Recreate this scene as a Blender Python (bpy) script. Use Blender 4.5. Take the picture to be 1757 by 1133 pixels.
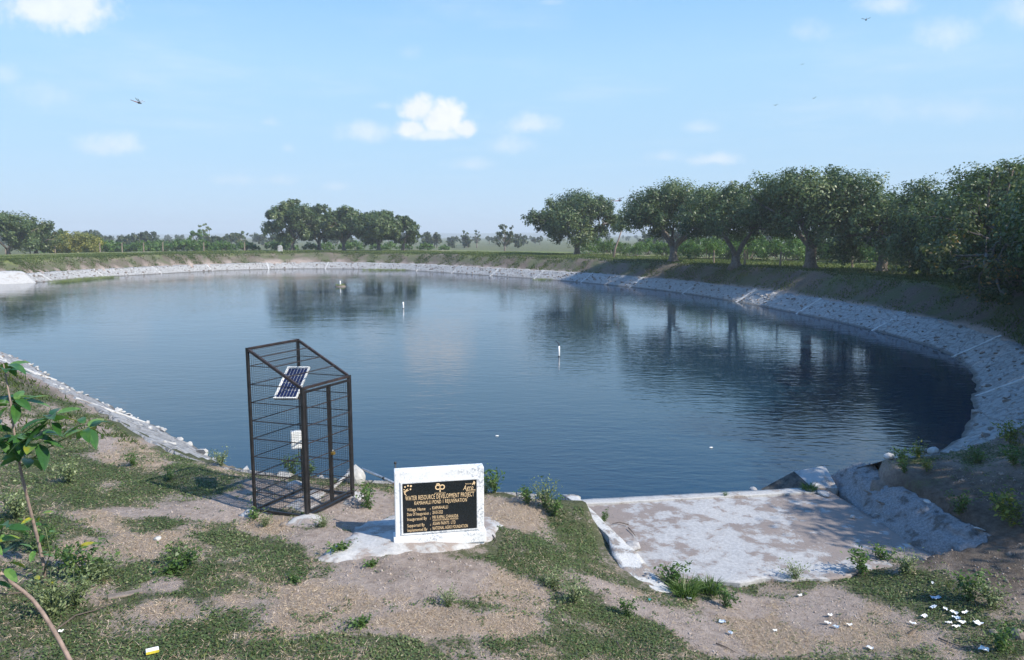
import bpy, bmesh, math, random
import numpy as np
from mathutils import Vector, Matrix, Euler

for o in list(bpy.data.objects):
    bpy.data.objects.remove(o)
SC = bpy.context.scene
COL = SC.collection
R = math.radians

# ------------------------------------------------------------------ camera
CAM_Z, PITCH, FPX = 5.3, R(7.5), 1219.0
cd = bpy.data.cameras.new('camera')
cam = bpy.data.objects.new('camera', cd)
COL.objects.link(cam)
cam.location = (0, 0, CAM_Z)
cam.rotation_euler = (R(90) - PITCH, 0, 0)
cd.sensor_width = 36.0
cd.lens = FPX / 1757.0 * 36.0
cd.clip_start = 0.1
cd.clip_end = 20000
SC.camera = cam

# ------------------------------------------------------------------ sun, sky, exposure
SUN_EL = R(41.5)
SUN_AZ = math.atan2(0.85, -0.53)          # compass-like: 0 = +Y, 90 = +X
SUN_DIR = Vector((math.sin(SUN_AZ) * math.cos(SUN_EL), math.cos(SUN_AZ) * math.cos(SUN_EL), math.sin(SUN_EL)))
sl = bpy.data.lights.new('sun', 'SUN')
sl.energy = 4.3
sl.angle = R(0.5)
sl.color = (1.0, 0.93, 0.81)
sun = bpy.data.objects.new('sun', sl)
COL.objects.link(sun)
sun.location = (30, -30, 60)
sun.rotation_euler = SUN_DIR.to_track_quat('Z', 'Y').to_euler()

SC.view_settings.view_transform = 'Standard'
SC.view_settings.look = 'None'
SC.view_settings.gamma = 1.0
SC.view_settings.use_curve_mapping = False
SC.view_settings.exposure = 0.66
SC.render.engine = 'CYCLES'
SC.cycles.use_denoising = True
SC.cycles.max_bounces = 8
SC.cycles.transparent_max_bounces = 8
SC.cycles.volume_bounces = 0
SC.cycles.sample_clamp_indirect = 6.0


class NT:
    """small helper round a node tree"""
    def __init__(self, tree):
        self.t = tree
        self.n = tree.nodes
        self.l = tree.links

    def new(self, kind, **kw):
        nd = self.n.new(kind)
        for k, v in kw.items():
            setattr(nd, k, v)
        return nd

    def put(self, sock, v):
        if isinstance(v, bpy.types.NodeSocket):
            self.l.new(v, sock)
        elif v is not None:
            sock.default_value = v

    def math(self, op, a, b=None, c=None, clamp=False):
        m = self.new('ShaderNodeMath', operation=op, use_clamp=clamp)
        self.put(m.inputs[0], a)
        if b is not None: self.put(m.inputs[1], b)
        if c is not None: self.put(m.inputs[2], c)
        return m.outputs[0]

    def mix(self, f, a, b, mode='MIX'):
        m = self.new('ShaderNodeMix', data_type='RGBA', blend_type=mode)
        self.put(m.inputs[0], f)
        self.put(m.inputs[6], a)
        self.put(m.inputs[7], b)
        return m.outputs[2]

    def ramp(self, f, stops, interp='LINEAR'):
        r = self.new('ShaderNodeValToRGB')
        r.color_ramp.interpolation = interp
        el = r.color_ramp.elements
        while len(el) < len(stops): el.new(0.5)
        for e, (p, c) in zip(el, stops):
            e.position = p
            e.color = (c, c, c, 1) if isinstance(c, (int, float)) else (*c, 1)
        self.put(r.inputs[0], f)
        return r.outputs[0]

    def noise(self, vec, scale, detail=4, rough=0.55, dist=0.0):
        n = self.new('ShaderNodeTexNoise')
        if vec is not None: self.l.new(vec, n.inputs['Vector'])
        n.inputs['Scale'].default_value = scale
        n.inputs['Detail'].default_value = detail
        n.inputs['Roughness'].default_value = rough
        n.inputs['Distortion'].default_value = dist
        return n.outputs[0]

    def smooth(self, v, lo, hi):
        m = self.new('ShaderNodeMapRange', interpolation_type='SMOOTHSTEP')
        self.put(m.inputs[0], v)
        m.inputs[1].default_value = lo
        m.inputs[2].default_value = hi
        return m.outputs[0]

    def bump(self, h, strength, dist, normal=None):
        b = self.new('ShaderNodeBump')
        b.inputs['Strength'].default_value = strength
        b.inputs['Distance'].default_value = dist
        self.put(b.inputs['Height'], h)
        if normal is not None: self.l.new(normal, b.inputs['Normal'])
        return b.outputs[0]


# --- pixel helpers: photograph pixel -> place in the world
CP, SP = math.cos(PITCH), math.sin(PITCH)

def ray(x, y):
    a, b = (x - 878.5) / FPX, -(y - 566.5) / FPX
    return Vector((a, CP + b * SP, -SP + b * CP))

def pix(x, y, z=0.0):
    d = ray(x, y)
    t = (z - CAM_Z) / d.z
    return Vector((d.x * t, d.y * t, z))

def pixd(x, y, depth):
    d = ray(x, y)
    return Vector((0, 0, CAM_Z)) + d * (depth / d.y)

def to_pix(x, y, z):
    """numpy: world -> photograph pixel"""
    zc = z - CAM_Z
    dep = y * CP - zc * SP
    up = y * SP + zc * CP
    dep = np.maximum(dep, 0.3)
    return 878.5 + FPX * x / dep, 566.5 - FPX * up / dep

# sky: Nishita + soft procedural clouds by direction
wd = bpy.data.worlds.new('World')
SC.world = wd
wd.use_nodes = True
wd.node_tree.nodes.clear()
W = NT(wd.node_tree)
sky = W.new('ShaderNodeTexSky', sky_type='NISHITA')
sky.sun_disc = False
sky.sun_elevation = SUN_EL
sky.sun_rotation = SUN_AZ
sky.altitude = 600
sky.air_density = 1.0
sky.dust_density = 1.4
sky.ozone_density = 1.0
geo = W.new('ShaderNodeNewGeometry')
vm = W.new('ShaderNodeVectorMath', operation='SCALE')
W.l.new(geo.outputs['Incoming'], vm.inputs[0])
vm.inputs[3].default_value = -1.0
DIRV = vm.outputs[0]
sx = W.new('ShaderNodeSeparateXYZ')
W.l.new(DIRV, sx.inputs[0])
DX, DY, DZ = sx.outputs
DYs = W.math('MAXIMUM', DY, 0.05)
U = W.math('DIVIDE', DX, DYs)
V = W.math('DIVIDE', DZ, DYs)
cuv = W.new('ShaderNodeCombineXYZ')
W.l.new(U, cuv.inputs[0]); W.l.new(V, cuv.inputs[1])
nz = W.noise(cuv.outputs[0], 7.0, 7, 0.6)
nz2 = W.noise(cuv.outputs[0], 34.0, 7, 0.62)
nsum = W.math('ADD', W.math('MULTIPLY', W.math('SUBTRACT', nz, 0.5), 1.5), W.math('MULTIPLY', W.math('SUBTRACT', nz2, 0.5), 1.1))
CLOUDS = [(716, 190, 44, 38, .95, .55), (758, 205, 58, 42, .97, .55), (800, 222, 34, 26, .9, .6), (705, 222, 40, 24, .9, .6), (748, 232, 80, 18, .8, .8), (95, 12, 165, 70, .8, .7), (95, 165, 95, 32, .30, .9), (190, 250, 58, 27, .5, .7),
          (625, 226, 52, 24, .55, .7), (905, 215, 56, 22, .55, .7), (870, 250, 56, 22, .4, .8), (810, 282, 56, 16, .35, .8),
          (1140, 270, 46, 16, .4, .8), (1228, 275, 56, 15, .6, .7), (1200, 220, 40, 15, .4, .8), (1620, 190, 190, 34, .35, 1.0),
          (1620, 62, 66, 38, .42, .8), (1390, 56, 46, 28, .36, .8), (1530, 8, 70, 24, .5, .8), (400, 308, 56, 16, .3, .8),
          (480, 310, 44, 12, .25, .8), (460, 210, 26, 13, .4, .8), (578, 320, 24, 10, .25, .8), (495, 255, 18, 11, .3, .8),
          (700, 92, 26, 16, .2, .9), (655, 182, 30, 9, .3, .8), (1745, 20, 66, 44, .45, .8), (8, 130, 34, 22, .3, .8),
          (945, 4, 36, 10, .3, .8)]
acc = None
for (cx, cy, rx, ry, op, soft) in CLOUDS:
    if op < .7: rx, ry, op, soft = rx * 1.2, ry * 1.25, op * .95, soft * 1.3
    d = ray(cx, cy)
    u0, v0 = d.x / d.y, d.z / d.y
    k = 1.0 / FPX * (1 + u0 * u0 * 0)
    du = W.math('MULTIPLY', W.math('SUBTRACT', U, u0), 1 / (rx * k))
    dv0 = W.math('SUBTRACT', V, v0)
    dv = W.math('MULTIPLY', dv0, 1 / (ry * k))
    dv = W.math('MAXIMUM', dv, W.math('MULTIPLY', dv, -1.35))     # flatter underside
    r = W.math('SQRT', W.math('ADD', W.math('MULTIPLY', du, du), W.math('MULTIPLY', dv, dv)))
    f = W.math('ADD', W.math('SUBTRACT', 0.95, r), W.math('MULTIPLY', nsum, 1.0))
    m = W.math('MULTIPLY', W.smooth(f, 0.0, soft), op)
    acc = m if acc is None else W.math('MAXIMUM', acc, m)
front = W.smooth(DY, 0.1, 0.3)
acc = W.math('MULTIPLY', acc, front)
# faint veil of cloud all over the sky
zz = W.math('MAXIMUM', DZ, 0.06)
cp = W.new('ShaderNodeCombineXYZ')
W.l.new(W.math('DIVIDE', DX, zz), cp.inputs[0]); W.l.new(W.math('DIVIDE', DY, zz), cp.inputs[1])
veil = W.noise(cp.outputs[0], 0.55, 6, 0.6)
veil = W.math('MULTIPLY', W.smooth(veil, 0.46, 0.8), 0.34)
veil = W.math('MULTIPLY', veil, W.smooth(DZ, 0.02, 0.25))
acc = W.math('MAXIMUM', acc, veil)
hs = W.new('ShaderNodeHueSaturation')
hs.inputs['Saturation'].default_value = 1.0
hs.inputs['Value'].default_value = 1.0
W.l.new(sky.outputs[0], hs.inputs['Color'])
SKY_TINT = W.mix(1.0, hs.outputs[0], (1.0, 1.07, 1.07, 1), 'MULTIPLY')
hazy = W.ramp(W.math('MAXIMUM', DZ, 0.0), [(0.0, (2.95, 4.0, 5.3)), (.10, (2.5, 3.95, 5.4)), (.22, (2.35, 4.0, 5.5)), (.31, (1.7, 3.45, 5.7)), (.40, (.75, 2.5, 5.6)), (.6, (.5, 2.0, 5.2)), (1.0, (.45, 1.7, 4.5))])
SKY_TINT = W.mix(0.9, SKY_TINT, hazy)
cloudcol = W.mix(W.smooth(nsum, -0.5, 0.5), (4.9, 5.2, 5.6, 1), (5.9, 5.95, 6.0, 1))
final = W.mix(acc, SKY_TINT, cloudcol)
bg = W.new('ShaderNodeBackground')
bg.inputs['Strength'].default_value = 0.119
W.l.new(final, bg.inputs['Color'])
wo = W.new('ShaderNodeOutputWorld')
W.l.new(bg.outputs[0], wo.inputs['Surface'])


# ------------------------------------------------------------------ naming helpers
def tag(o, label=None, cat=None, group=None, kind=None):
    if label: o['label'] = label
    if cat: o['category'] = cat
    if group: o['group'] = group
    if kind: o['kind'] = kind
    return o

def thing(name, loc, label=None, cat=None, group=None, kind=None):
    o = bpy.data.objects.new(name, None)
    o.empty_display_size = 0.2
    COL.objects.link(o)
    o.location = loc
    return tag(o, label, cat, group, kind)

def origin(p):
    v = Vector((0, 0, 0))
    while p is not None:
        v = v + Vector(p.location)
        p = p.parent
    return v

def link(name, me, mat=None, parent=None, smooth=False):
    o = bpy.data.objects.new(name, me)
    COL.objects.link(o)
    if mat is not None and not me.materials:
        for m in (mat if isinstance(mat, (list, tuple)) else [mat]):
            me.materials.append(m)
    if parent is not None: o.parent = parent
    if smooth: me.polygons.foreach_set('use_smooth', [True] * len(me.polygons))
    return o

def copy_tree(o, parent=None):
    c = o.copy()
    COL.objects.link(c)
    c.parent = parent
    for ch in list(o.children): copy_tree(ch, c)
    return c


class MB:
    """collects shapes and links them as one mesh object"""
    def __init__(self):
        self.v, self.f = [], []

    def add(self, vs, fs):
        b = len(self.v)
        self.v += [tuple(p) for p in vs]
        self.f += [tuple(i + b for i in f) for f in fs]
        return self

    def box(self, c, s, rot=None):
        c = Vector(c)
        vs = []
        for dz in (-.5, .5):
            for dx, dy in ((-.5, -.5), (.5, -.5), (.5, .5), (-.5, .5)):
                p = Vector((dx * s[0], dy * s[1], dz * s[2]))
                if rot is not None: p = rot @ p
                vs.append(c + p)
        return self.add(vs, [(3, 2, 1, 0), (4, 5, 6, 7), (0, 1, 5, 4), (1, 2, 6, 5), (2, 3, 7, 6), (3, 0, 4, 7)])

    def bar(self, p, q, w, h=None, up=(0, 0, 1)):
        """square bar from p to q"""
        p, q = Vector(p), Vector(q)
        h = h or w
        d = (q - p).normalized()
        a = d.cross(Vector(up))
        if a.length < 1e-4: a = d.cross(Vector((1, 0, 0)))
        a.normalize()
        b = a.cross(d).normalized()
        vs = []
        for e in (p, q):
            for i, j in ((-1, -1), (1, -1), (1, 1), (-1, 1)):
                vs.append(e + a * (i * w / 2) + b * (j * h / 2))
        return self.add(vs, [(3, 2, 1, 0), (4, 5, 6, 7), (0, 1, 5, 4), (1, 2, 6, 5), (2, 3, 7, 6), (3, 0, 4, 7)])

    def tube(self, pts, rad, n=8):
        pts = [Vector(p) for p in pts]
        if isinstance(rad, (int, float)): rad = [rad] * len(pts)
        vs, fs = [], []
        ref = Vector((0.3, 0.2, 1)).normalized()
        for i, p in enumerate(pts):
            d = (pts[min(i + 1, len(pts) - 1)] - pts[max(i - 1, 0)])
            d = d.normalized() if d.length > 1e-9 else Vector((0, 0, 1))
            a = d.cross(ref)
            if a.length < 0.05: a = d.cross(Vector((1, 0, 0)))
            a.normalize()
            b = d.cross(a)
            for k in range(n):
                t = 2 * math.pi * k / n
                vs.append(p + (a * math.cos(t) + b * math.sin(t)) * rad[i])
        for i in range(len(pts) - 1):
            for k in range(n):
                k2 = (k + 1) % n
                fs.append((i * n + k, i * n + k2, (i + 1) * n + k2, (i + 1) * n + k))
        fs.append(tuple(reversed(range(n))))
        fs.append(tuple((len(pts) - 1) * n + k for k in range(n)))
        return self.add(vs, fs)

    def ball(self, c, r, nu=10, nv=6, sc=(1, 1, 1), rng=None, jit=0.0):
        c = Vector(c)
        vs, fs = [], []
        for j in range(nv + 1):
            ph = math.pi * j / nv
            for i in range(nu):
                th = 2 * math.pi * i / nu
                k = r * (1 + (rng.uniform(-jit, jit) if rng else 0))
                vs.append(c + Vector((math.sin(ph) * math.cos(th) * sc[0], math.sin(ph) * math.sin(th) * sc[1], math.cos(ph) * sc[2])) * k)
        for j in range(nv):
            for i in range(nu):
                i2 = (i + 1) % nu
                fs.append((j * nu + i, (j + 1) * nu + i, (j + 1) * nu + i2, j * nu + i2))
        return self.add(vs, fs)

    def mesh(self, name, org=(0, 0, 0)):
        me = bpy.data.meshes.new(name)
        ox, oy, oz = org
        me.from_pydata([(x - ox, y - oy, z - oz) for x, y, z in self.v], [], self.f)
        me.update()
        return me

    def build(self, name, mat, parent=None, smooth=False, bevel=0.0):
        me = self.mesh(name, origin(parent))
        if bevel:
            bm = bmesh.new()
            bm.from_mesh(me)
            bmesh.ops.remove_doubles(bm, verts=bm.verts, dist=1e-5)
            bmesh.ops.bevel(bm, geom=bm.edges[:], offset=bevel, segments=2, affect='EDGES', profile=0.6)
            bm.to_mesh(me)
            bm.free()
        return link(name, me, mat, parent, smooth)


def np_mesh(name, verts, faces, tint=None, org=(0, 0, 0)):
    """verts (n,3), faces (m,k) arrays, tint per face"""
    verts = np.asarray(verts, dtype=np.float32) - np.asarray(org, dtype=np.float32)
    faces = np.asarray(faces, dtype=np.int32)
    m, k = faces.shape
    me = bpy.data.meshes.new(name)
    me.vertices.add(len(verts))
    me.vertices.foreach_set('co', verts.ravel())
    me.loops.add(m * k)
    me.loops.foreach_set('vertex_index', faces.ravel())
    me.polygons.add(m)
    me.polygons.foreach_set('loop_start', np.arange(0, m * k, k, dtype=np.int32))
    try:
        me.polygons.foreach_set('loop_total', np.full(m, k, dtype=np.int32))
    except Exception:
        pass
    if tint is not None:
        a = me.attributes.new('tint', 'FLOAT', 'FACE')
        a.data.foreach_set('value', np.asarray(tint, dtype=np.float32))
    me.update(calc_edges=True)
    return me

def unit(v):
    return v / np.maximum(np.linalg.norm(v, axis=-1, keepdims=True), 1e-9)

def leaf_quads(c, nrm, size, rng, wid=0.55, axis=None):
    """rhombic leaves: centres c (n,3), normals nrm, sizes (n,)"""
    n = len(c)
    t = rng.normal(size=(n, 3)) if axis is None else axis + 0.0
    nrm = unit(nrm)
    t = unit(t - nrm * np.sum(t * nrm, axis=1, keepdims=True))
    b = np.cross(nrm, t)
    L = size[:, None]
    droop = nrm * L * 0.12
    q = np.stack([c - t * L * .5 - droop, c + b * L * wid * .5 - t * L * .05, c + t * L * .5 - droop, c - b * L * wid * .5 - t * L * .05], axis=1)
    return q

def quads_mesh(name, Q, tint, org=(0, 0, 0)):
    n = len(Q)
    return np_mesh(name, Q.reshape(-1, 3), np.arange(n * 4).reshape(n, 4), tint, org)


# ------------------------------------------------------------------ value noise (numpy)
def _hash(ix, iy, seed):
    h = (ix.astype(np.int64) * 374761393 + iy.astype(np.int64) * 668265263 + seed * 1442695041) & 0x7fffffff
    h = ((h ^ (h >> 13)) * 1274126177) & 0x7fffffff
    h = h ^ (h >> 16)
    return (h & 0xffff) / 65535.0

def vnoise(x, y, scale, seed=0, octaves=3):
    x = np.asarray(x, float) * scale
    y = np.asarray(y, float) * scale
    tot, amp, nrm = 0.0, 1.0, 0.0
    for o in range(octaves):
        xi, yi = np.floor(x), np.floor(y)
        fx, fy = x - xi, y - yi
        fx, fy = fx * fx * (3 - 2 * fx), fy * fy * (3 - 2 * fy)
        a, b = _hash(xi, yi, seed + o), _hash(xi + 1, yi, seed + o)
        c, d = _hash(xi, yi + 1, seed + o), _hash(xi + 1, yi + 1, seed + o)
        tot = tot + amp * ((a * (1 - fx) + b * fx) * (1 - fy) + (c * (1 - fx) + d * fx) * fy)
        nrm += amp
        amp *= 0.5
        x, y = x * 2.03, y * 2.03
    return tot / nrm

def sstep(v, a, b):
    t = np.clip((v - a) / (b - a), 0, 1)
    return t * t * (3 - 2 * t)


# ------------------------------------------------------------------ pond outline and terrain height
_edge = [Vector((6.95, 15.1, 0)), Vector((7.9, 15.35, 0)), Vector((9.3, 15.9, 0)), Vector((10.9, 17.3, 0))]
for p in ((1655, 740), (1668, 700), (1672, 655), (1655, 630), (1620, 605), (1550, 582), (1450, 556), (1350, 535), (1250, 516), (1150, 501),
          (1050, 490), (950, 481), (850, 474), (760, 468), (700, 464.5), (640, 462.5), (560, 461.5), (480, 462), (400, 464), (330, 467), (260, 471), (140, 478), (60, 485)):
    _edge.append(pix(*p))
_edge += [Vector(p + (0,)) for p in ((-61.5, 75), (-60, 65), (-50, 53), (-36, 42))]
for p in ((20, 612), (100, 655), (200, 703), (300, 748)):
    _edge.append(pix(*p))
_edge += [Vector(p + (0,)) for p in ((-5.3, 14.85), (-3.0, 14.0), (-0.7, 13.6), (0.5, 13.2), (1.2, 12.95))]

def catmull(pts, step):
    out = []
    n = len(pts)
    for i in range(n - 1):
        p0, p1, p2, p3 = pts[max(i - 1, 0)], pts[i], pts[i + 1], pts[min(i + 2, n - 1)]
        k = max(2, int((p2 - p1).length / step))
        for j in range(k):
            t = j / k
            out.append(0.5 * ((2 * p1) + (p2 - p0) * t + (2 * p0 - 5 * p1 + 4 * p2 - p3) * t * t + (3 * p1 - p0 - 3 * p2 + p3) * t ** 3))
    out.append(pts[-1])
    return out

PATH = catmull(_edge, 0.6)
# even spacing
def resample(pts, step):
    out, acc_, last = [pts[0]], 0.0, pts[0]
    for p in pts[1:]:
        d = (p - last).length
        while acc_ + d >= step:
            t = (step - acc_) / d
            last = last.lerp(p, t)
            out.append(last)
            d = (p - last).length
            acc_ = 0.0
        acc_ += d
        last = p
    return out
PATH = resample(PATH, 0.5)
PA = np.array([(p.x, p.y) for p in PATH])
TAN = unit(np.gradient(PA, axis=0))
for _ in range(6):
    TAN[1:-1] = unit(TAN[:-2] + 2 * TAN[1:-1] + TAN[2:])
NOR = np.stack([TAN[:, 1], -TAN[:, 0]], axis=1)      # outward (path runs anticlockwise)
POLY = np.concatenate([PA[::5], PA[-1:]])

def poly_sd(x, y, poly):
    """signed distance to a closed polygon, positive outside"""
    x = np.asarray(x, float).ravel(); y = np.asarray(y, float).ravel()
    out = np.empty(len(x))
    A = poly; B = np.roll(poly, -1, axis=0)
    ex, ey = (B - A)[:, 0], (B - A)[:, 1]
    ll = ex * ex + ey * ey + 1e-12
    for s in range(0, len(x), 20000):
        px, py = x[s:s + 20000, None], y[s:s + 20000, None]
        wx, wy = px - A[:, 0], py - A[:, 1]
        t = np.clip((wx * ex + wy * ey) / ll, 0, 1)
        d2 = (wx - t * ex) ** 2 + (wy - t * ey) ** 2
        d = np.sqrt(d2.min(axis=1))
        c = ((A[:, 1] <= py) & (B[:, 1] > py)) | ((A[:, 1] > py) & (B[:, 1] <= py))
        xin = A[:, 0] + (py - A[:, 1]) / np.where(np.abs(ey) < 1e-9, 1e-9, ey) * ex
        inside = (np.sum(c & (px < xin), axis=1) % 2) == 1
        out[s:s + 20000] = np.where(inside, -d, d)
    return out

CTRL = np.array([(-3.6, 10.2, 1.2), (-1, 9.2, 1.2), (-4, 11.5, 1.17), (-2, 12.1, 1.03), (0.6, 11.8, .95), (-8, 15, 1.0), (-8, 10, 1.3), (-5, 7, 1.42),
                 (-2, 6.5, 1.33), (-10, 8, 1.6), (0.3, 9.5, 1.02), (1.0, 12.2, .7), (1.35, 10.2, .64), (1.7, 9.1, .55), (1.4, 7.6, .72), (0.4, 6.5, 1.0),
                 (3, 8.6, .40), (4, 7.2, .52), (5.5, 9, .42), (5, 10, .3), (3, 9.9, .28), (7.25, 13.4, .84), (7.25, 11, .84), (7.5, 10, .8), (6.6, 8.2, .62),
                 (8.5, 11, 1.25), (10, 13, 1.75), (9, 8, 1.05), (12, 10, 2.2), (14, 14, 2.3), (8, 14.2, .95), (-14, 14, 1.5), (-15, 20, 1.2), (0, 3, 1.35),
                 (4, 3, .95), (-6, 3, 1.6), (9, 4, 1.2), (13, 4, 1.9), (-16, 6, 1.7), (-4.4, 9.4, 1.21), (-2.4, 9.6, 1.2), (-3.0, 11.2, 1.19)])
_d = np.linalg.norm(CTRL[:, None, :2] - CTRL[None, :, :2], axis=2)
_wt = np.linalg.solve(_d + np.eye(len(CTRL)) * 0.0, CTRL[:, 2] - 1.1)

SLAB_L0, SLAB_L1 = Vector((1.2, 13.28, .16)), Vector((1.8, 9.70, .30))
SLAB_R0, SLAB_R1 = Vector((6.45, 14.0, .16)), Vector((6.8, 10.3, .30))
SLAB_POLY = np.array([(1.15, 13.7), (6.6, 14.4), (6.95, 10.45), (4.2, 10.2), (1.95, 9.95), (1.5, 11.0)])[::-1]

BANK_POLY = np.array([(6.75, 14.45), (6.45, 10.8), (6.9, 10.35), (7.3, 10.35), (7.22, 13.8)])[::-1]

def height(x, y, s=None):
    x = np.asarray(x, float); y = np.asarray(y, float)
    shp = x.shape
    x, y = x.ravel(), y.ravel()
    if s is None: s = poly_sd(x, y, POLY)
    r = np.hypot(x, y)
    # generic embankment
    bulge = vnoise(x, y, .18, 3, 3) - .5
    gen = 1.0 + (1.62 + bulge * .25) * sstep(s + bulge * 1.0, 1.6, 4.9) - 1.0 * sstep(s, 24, 55)
    gen = gen + (vnoise(x, y, .05, 9, 2) - .5) * .5 * sstep(s, 25, 60)
    # near ground from control heights
    nearw = 1 - sstep(np.hypot(x * .8, y - 6), 11.0, 17.0)
    near = np.full(len(x), 1.1)
    idx = np.where(nearw > 0)[0]
    if len(idx):
        dd = np.sqrt((x[idx, None] - CTRL[None, :, 0]) ** 2 + (y[idx, None] - CTRL[None, :, 1]) ** 2)
        near[idx] = 1.1 + dd @ _wt
    lip = sstep(s, 1.7, 2.6)
    near = 0.98 * (1 - lip) + near * lip
    h = gen * (1 - nearw) + near * nearw
    h = h + (vnoise(x, y, 1.1, 21, 3) - .5) * .10 * sstep(s, 1.9, 3.0) + (vnoise(x, y, 5.0, 31, 2) - .5) * .035 * sstep(s, 1.9, 2.6)
    # under the lining and in the pond
    under = np.where(s < 1.7, np.clip(s, -4, 1.7) / 1.7 - .22, h)
    h = np.where(s < 1.62, np.minimum(h, under), h)
    # inlet slab bed
    near2 = np.where((np.abs(x - 4) < 5) & (np.abs(y - 12) < 5))[0]
    if len(near2):
        sd = poly_sd(x[near2], y[near2], SLAB_POLY)
        w = 1 - sstep(sd, -.02, .28)
        bed = .16 + (13.8 - y[near2]) * .035 - .14
        h[near2] = h[near2] * (1 - w) + np.minimum(bed, h[near2]) * w
        sb = poly_sd(x[near2], y[near2], BANK_POLY)
        wb = 1 - sstep(sd * 0 + sb, -.10, .06)
        h[near2] = h[near2] - .38 * wb
    # the low rise of land far off on the right
    h = h + 16 * sstep(r, 500, 1500) * sstep(x / np.maximum(y, 1), .02, .45) * (y > 0)
    return h.reshape(shp)

def gz(x, y):
    return float(height(np.array([x]), np.array([y]))[0])

def on_ground(px, py, it=14):
    """world point of the ground seen at a photograph pixel: march along the ray"""
    d = ray(px, py)
    ts = np.concatenate([np.linspace(3, 30, 700), np.linspace(30, 200, 500)]) / d.y
    x, y, z = d.x * ts, d.y * ts, CAM_Z + d.z * ts
    h = height(x, y)
    k = np.where(z <= h)[0]
    i = k[0] if len(k) else len(ts) - 1
    return Vector((x[i], y[i], h[i]))


# ------------------------------------------------------------------ materials
def new_mat(name):
    m = bpy.data.materials.new(name)
    m.use_nodes = True
    m.node_tree.nodes.clear()
    t = NT(m.node_tree)
    out = t.new('ShaderNodeOutputMaterial')
    p = t.new('ShaderNodeBsdfPrincipled')
    t.l.new(p.outputs[0], out.inputs['Surface'])
    tc = t.new('ShaderNodeTexCoord')
    return m, t, p, tc.outputs['Object'], out

def plain(name, col, rough=0.6, metal=0.0, var=0.25, scale=6.0, bump=0.0, bscale=40.0, spec=None):
    m, t, p, co, out = new_mat(name)
    n = t.noise(co, scale, 5, .6)
    a = tuple(c * (1 - var) for c in col) + (1,)
    b = tuple(min(1, c * (1 + var)) for c in col) + (1,)
    t.l.new(t.mix(t.smooth(n, .3, .7), a, b), p.inputs['Base Color'])
    p.inputs['Roughness'].default_value = rough
    p.inputs['Metallic'].default_value = metal
    if spec is not None: p.inputs['Specular IOR Level'].default_value = spec
    if bump: t.l.new(t.bump(t.noise(co, bscale, 5, .6), bump, .01), p.inputs['Normal'])
    return m

def leaf_mat(name, stops, trans=.3, rough=.45, spec=.4):
    m, t, p, co, out = new_mat(name)
    at = t.new('ShaderNodeAttribute', attribute_name='tint')
    c = t.ramp(at.outputs['Fac'], stops)
    t.l.new(c, p.inputs['Base Color'])
    p.inputs['Roughness'].default_value = rough
    p.inputs['Specular IOR Level'].default_value = spec
    tr = t.new('ShaderNodeBsdfTranslucent')
    t.l.new(t.mix(1.0, c, (1.1, 1.25, .6, 1), 'MULTIPLY'), tr.inputs['Color'])
    mx = t.new('ShaderNodeMixShader')
    mx.inputs[0].default_value = trans
    t.l.new(p.outputs[0], mx.inputs[1]); t.l.new(tr.outputs[0], mx.inputs[2])
    t.l.new(mx.outputs[0], out.inputs['Surface'])
    return m

M = {}
M['fig'] = leaf_mat('fig_leaf', [(0, (.036, .068, .024)), (.45, (.080, .124, .044)), (.8, (.155, .205, .08)), (1, (.23, .26, .12))], .28, .42, .4)
M['rust_leaf'] = leaf_mat('rusty_leaf', [(0, (.03, .055, .02)), (.5, (.075, .105, .035)), (.82, (.16, .15, .045)), (1, (.40, .20, .06))])
M['bush'] = leaf_mat('bush_leaf', [(0, (.045, .095, .022)), (.5, (.095, .185, .04)), (1, (.19, .29, .075))], .35)
M['yellow_bush'] = leaf_mat('yellow_bush_leaf', [(0, (.08, .11, .02)), (.5, (.20, .21, .045)), (1, (.36, .32, .07))], .35)
M['far_leaf'] = leaf_mat('far_leaf', [(0, (.035, .055, .025)), (.5, (.07, .10, .045)), (1, (.16, .17, .09))], .3)
M['weed'] = leaf_mat('weed_leaf', [(0, (.04, .085, .02)), (.5, (.085, .16, .04)), (1, (.19, .27, .09))], .35)
M['pale_weed'] = leaf_mat('pale_weed_leaf', [(0, (.09, .13, .05)), (.5, (.18, .23, .10)), (1, (.36, .40, .22))], .3)
M['yellow_weed'] = leaf_mat('yellow_weed_leaf', [(0, (.06, .11, .02)), (.5, (.16, .20, .035)), (1, (.36, .33, .06))], .35)
M['cover'] = leaf_mat('ground_cover_leaf', [(0, (.05, .085, .030)), (.5, (.10, .148, .056)), (.85, (.17, .22, .09)), (1, (.36, .33, .21))], .25, .6, .25)
M['straw'] = leaf_mat('straw_blade', [(0, (.26, .19, .14)), (.5, (.45, .35, .26)), (1, (.64, .54, .43))], .2, .8, .1)
M['crest_grass'] = leaf_mat('bank_grass', [(0, (.05, .08, .022)), (.5, (.11, .15, .045)), (1, (.25, .25, .10))], .3, .6, .2)
M['reed'] = leaf_mat('reed_blade', [(0, (.12, .17, .04)), (1, (.30, .34, .10))], .3)
M['big_leaf'] = leaf_mat('sapling_leaf', [(0, (.02, .07, .015)), (.5, (.05, .14, .028)), (.8, (.16, .28, .07)), (.9, (.30, .30, .03)), (1, (.42, .38, .03))], .3, .32, .5)
M['bark'] = plain('grey_bark', (.15, .125, .105), .9, 0, .35, 5, .5, 30)
M['twig'] = plain('pale_stem', (.27, .20, .17), .8, 0, .3, 14)
M['green_stem'] = plain('green_stem', (.10, .13, .05), .7, 0, .3, 14)
M['steel'] = plain('black_painted_steel', (.018, .017, .018), .42, 0, .4, 9, .25, 60, .5)
M['rusty'] = plain('rust_brown_painted_steel', (.032, .022, .02), .55, 0, .5, 12, .3, 60)
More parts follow.
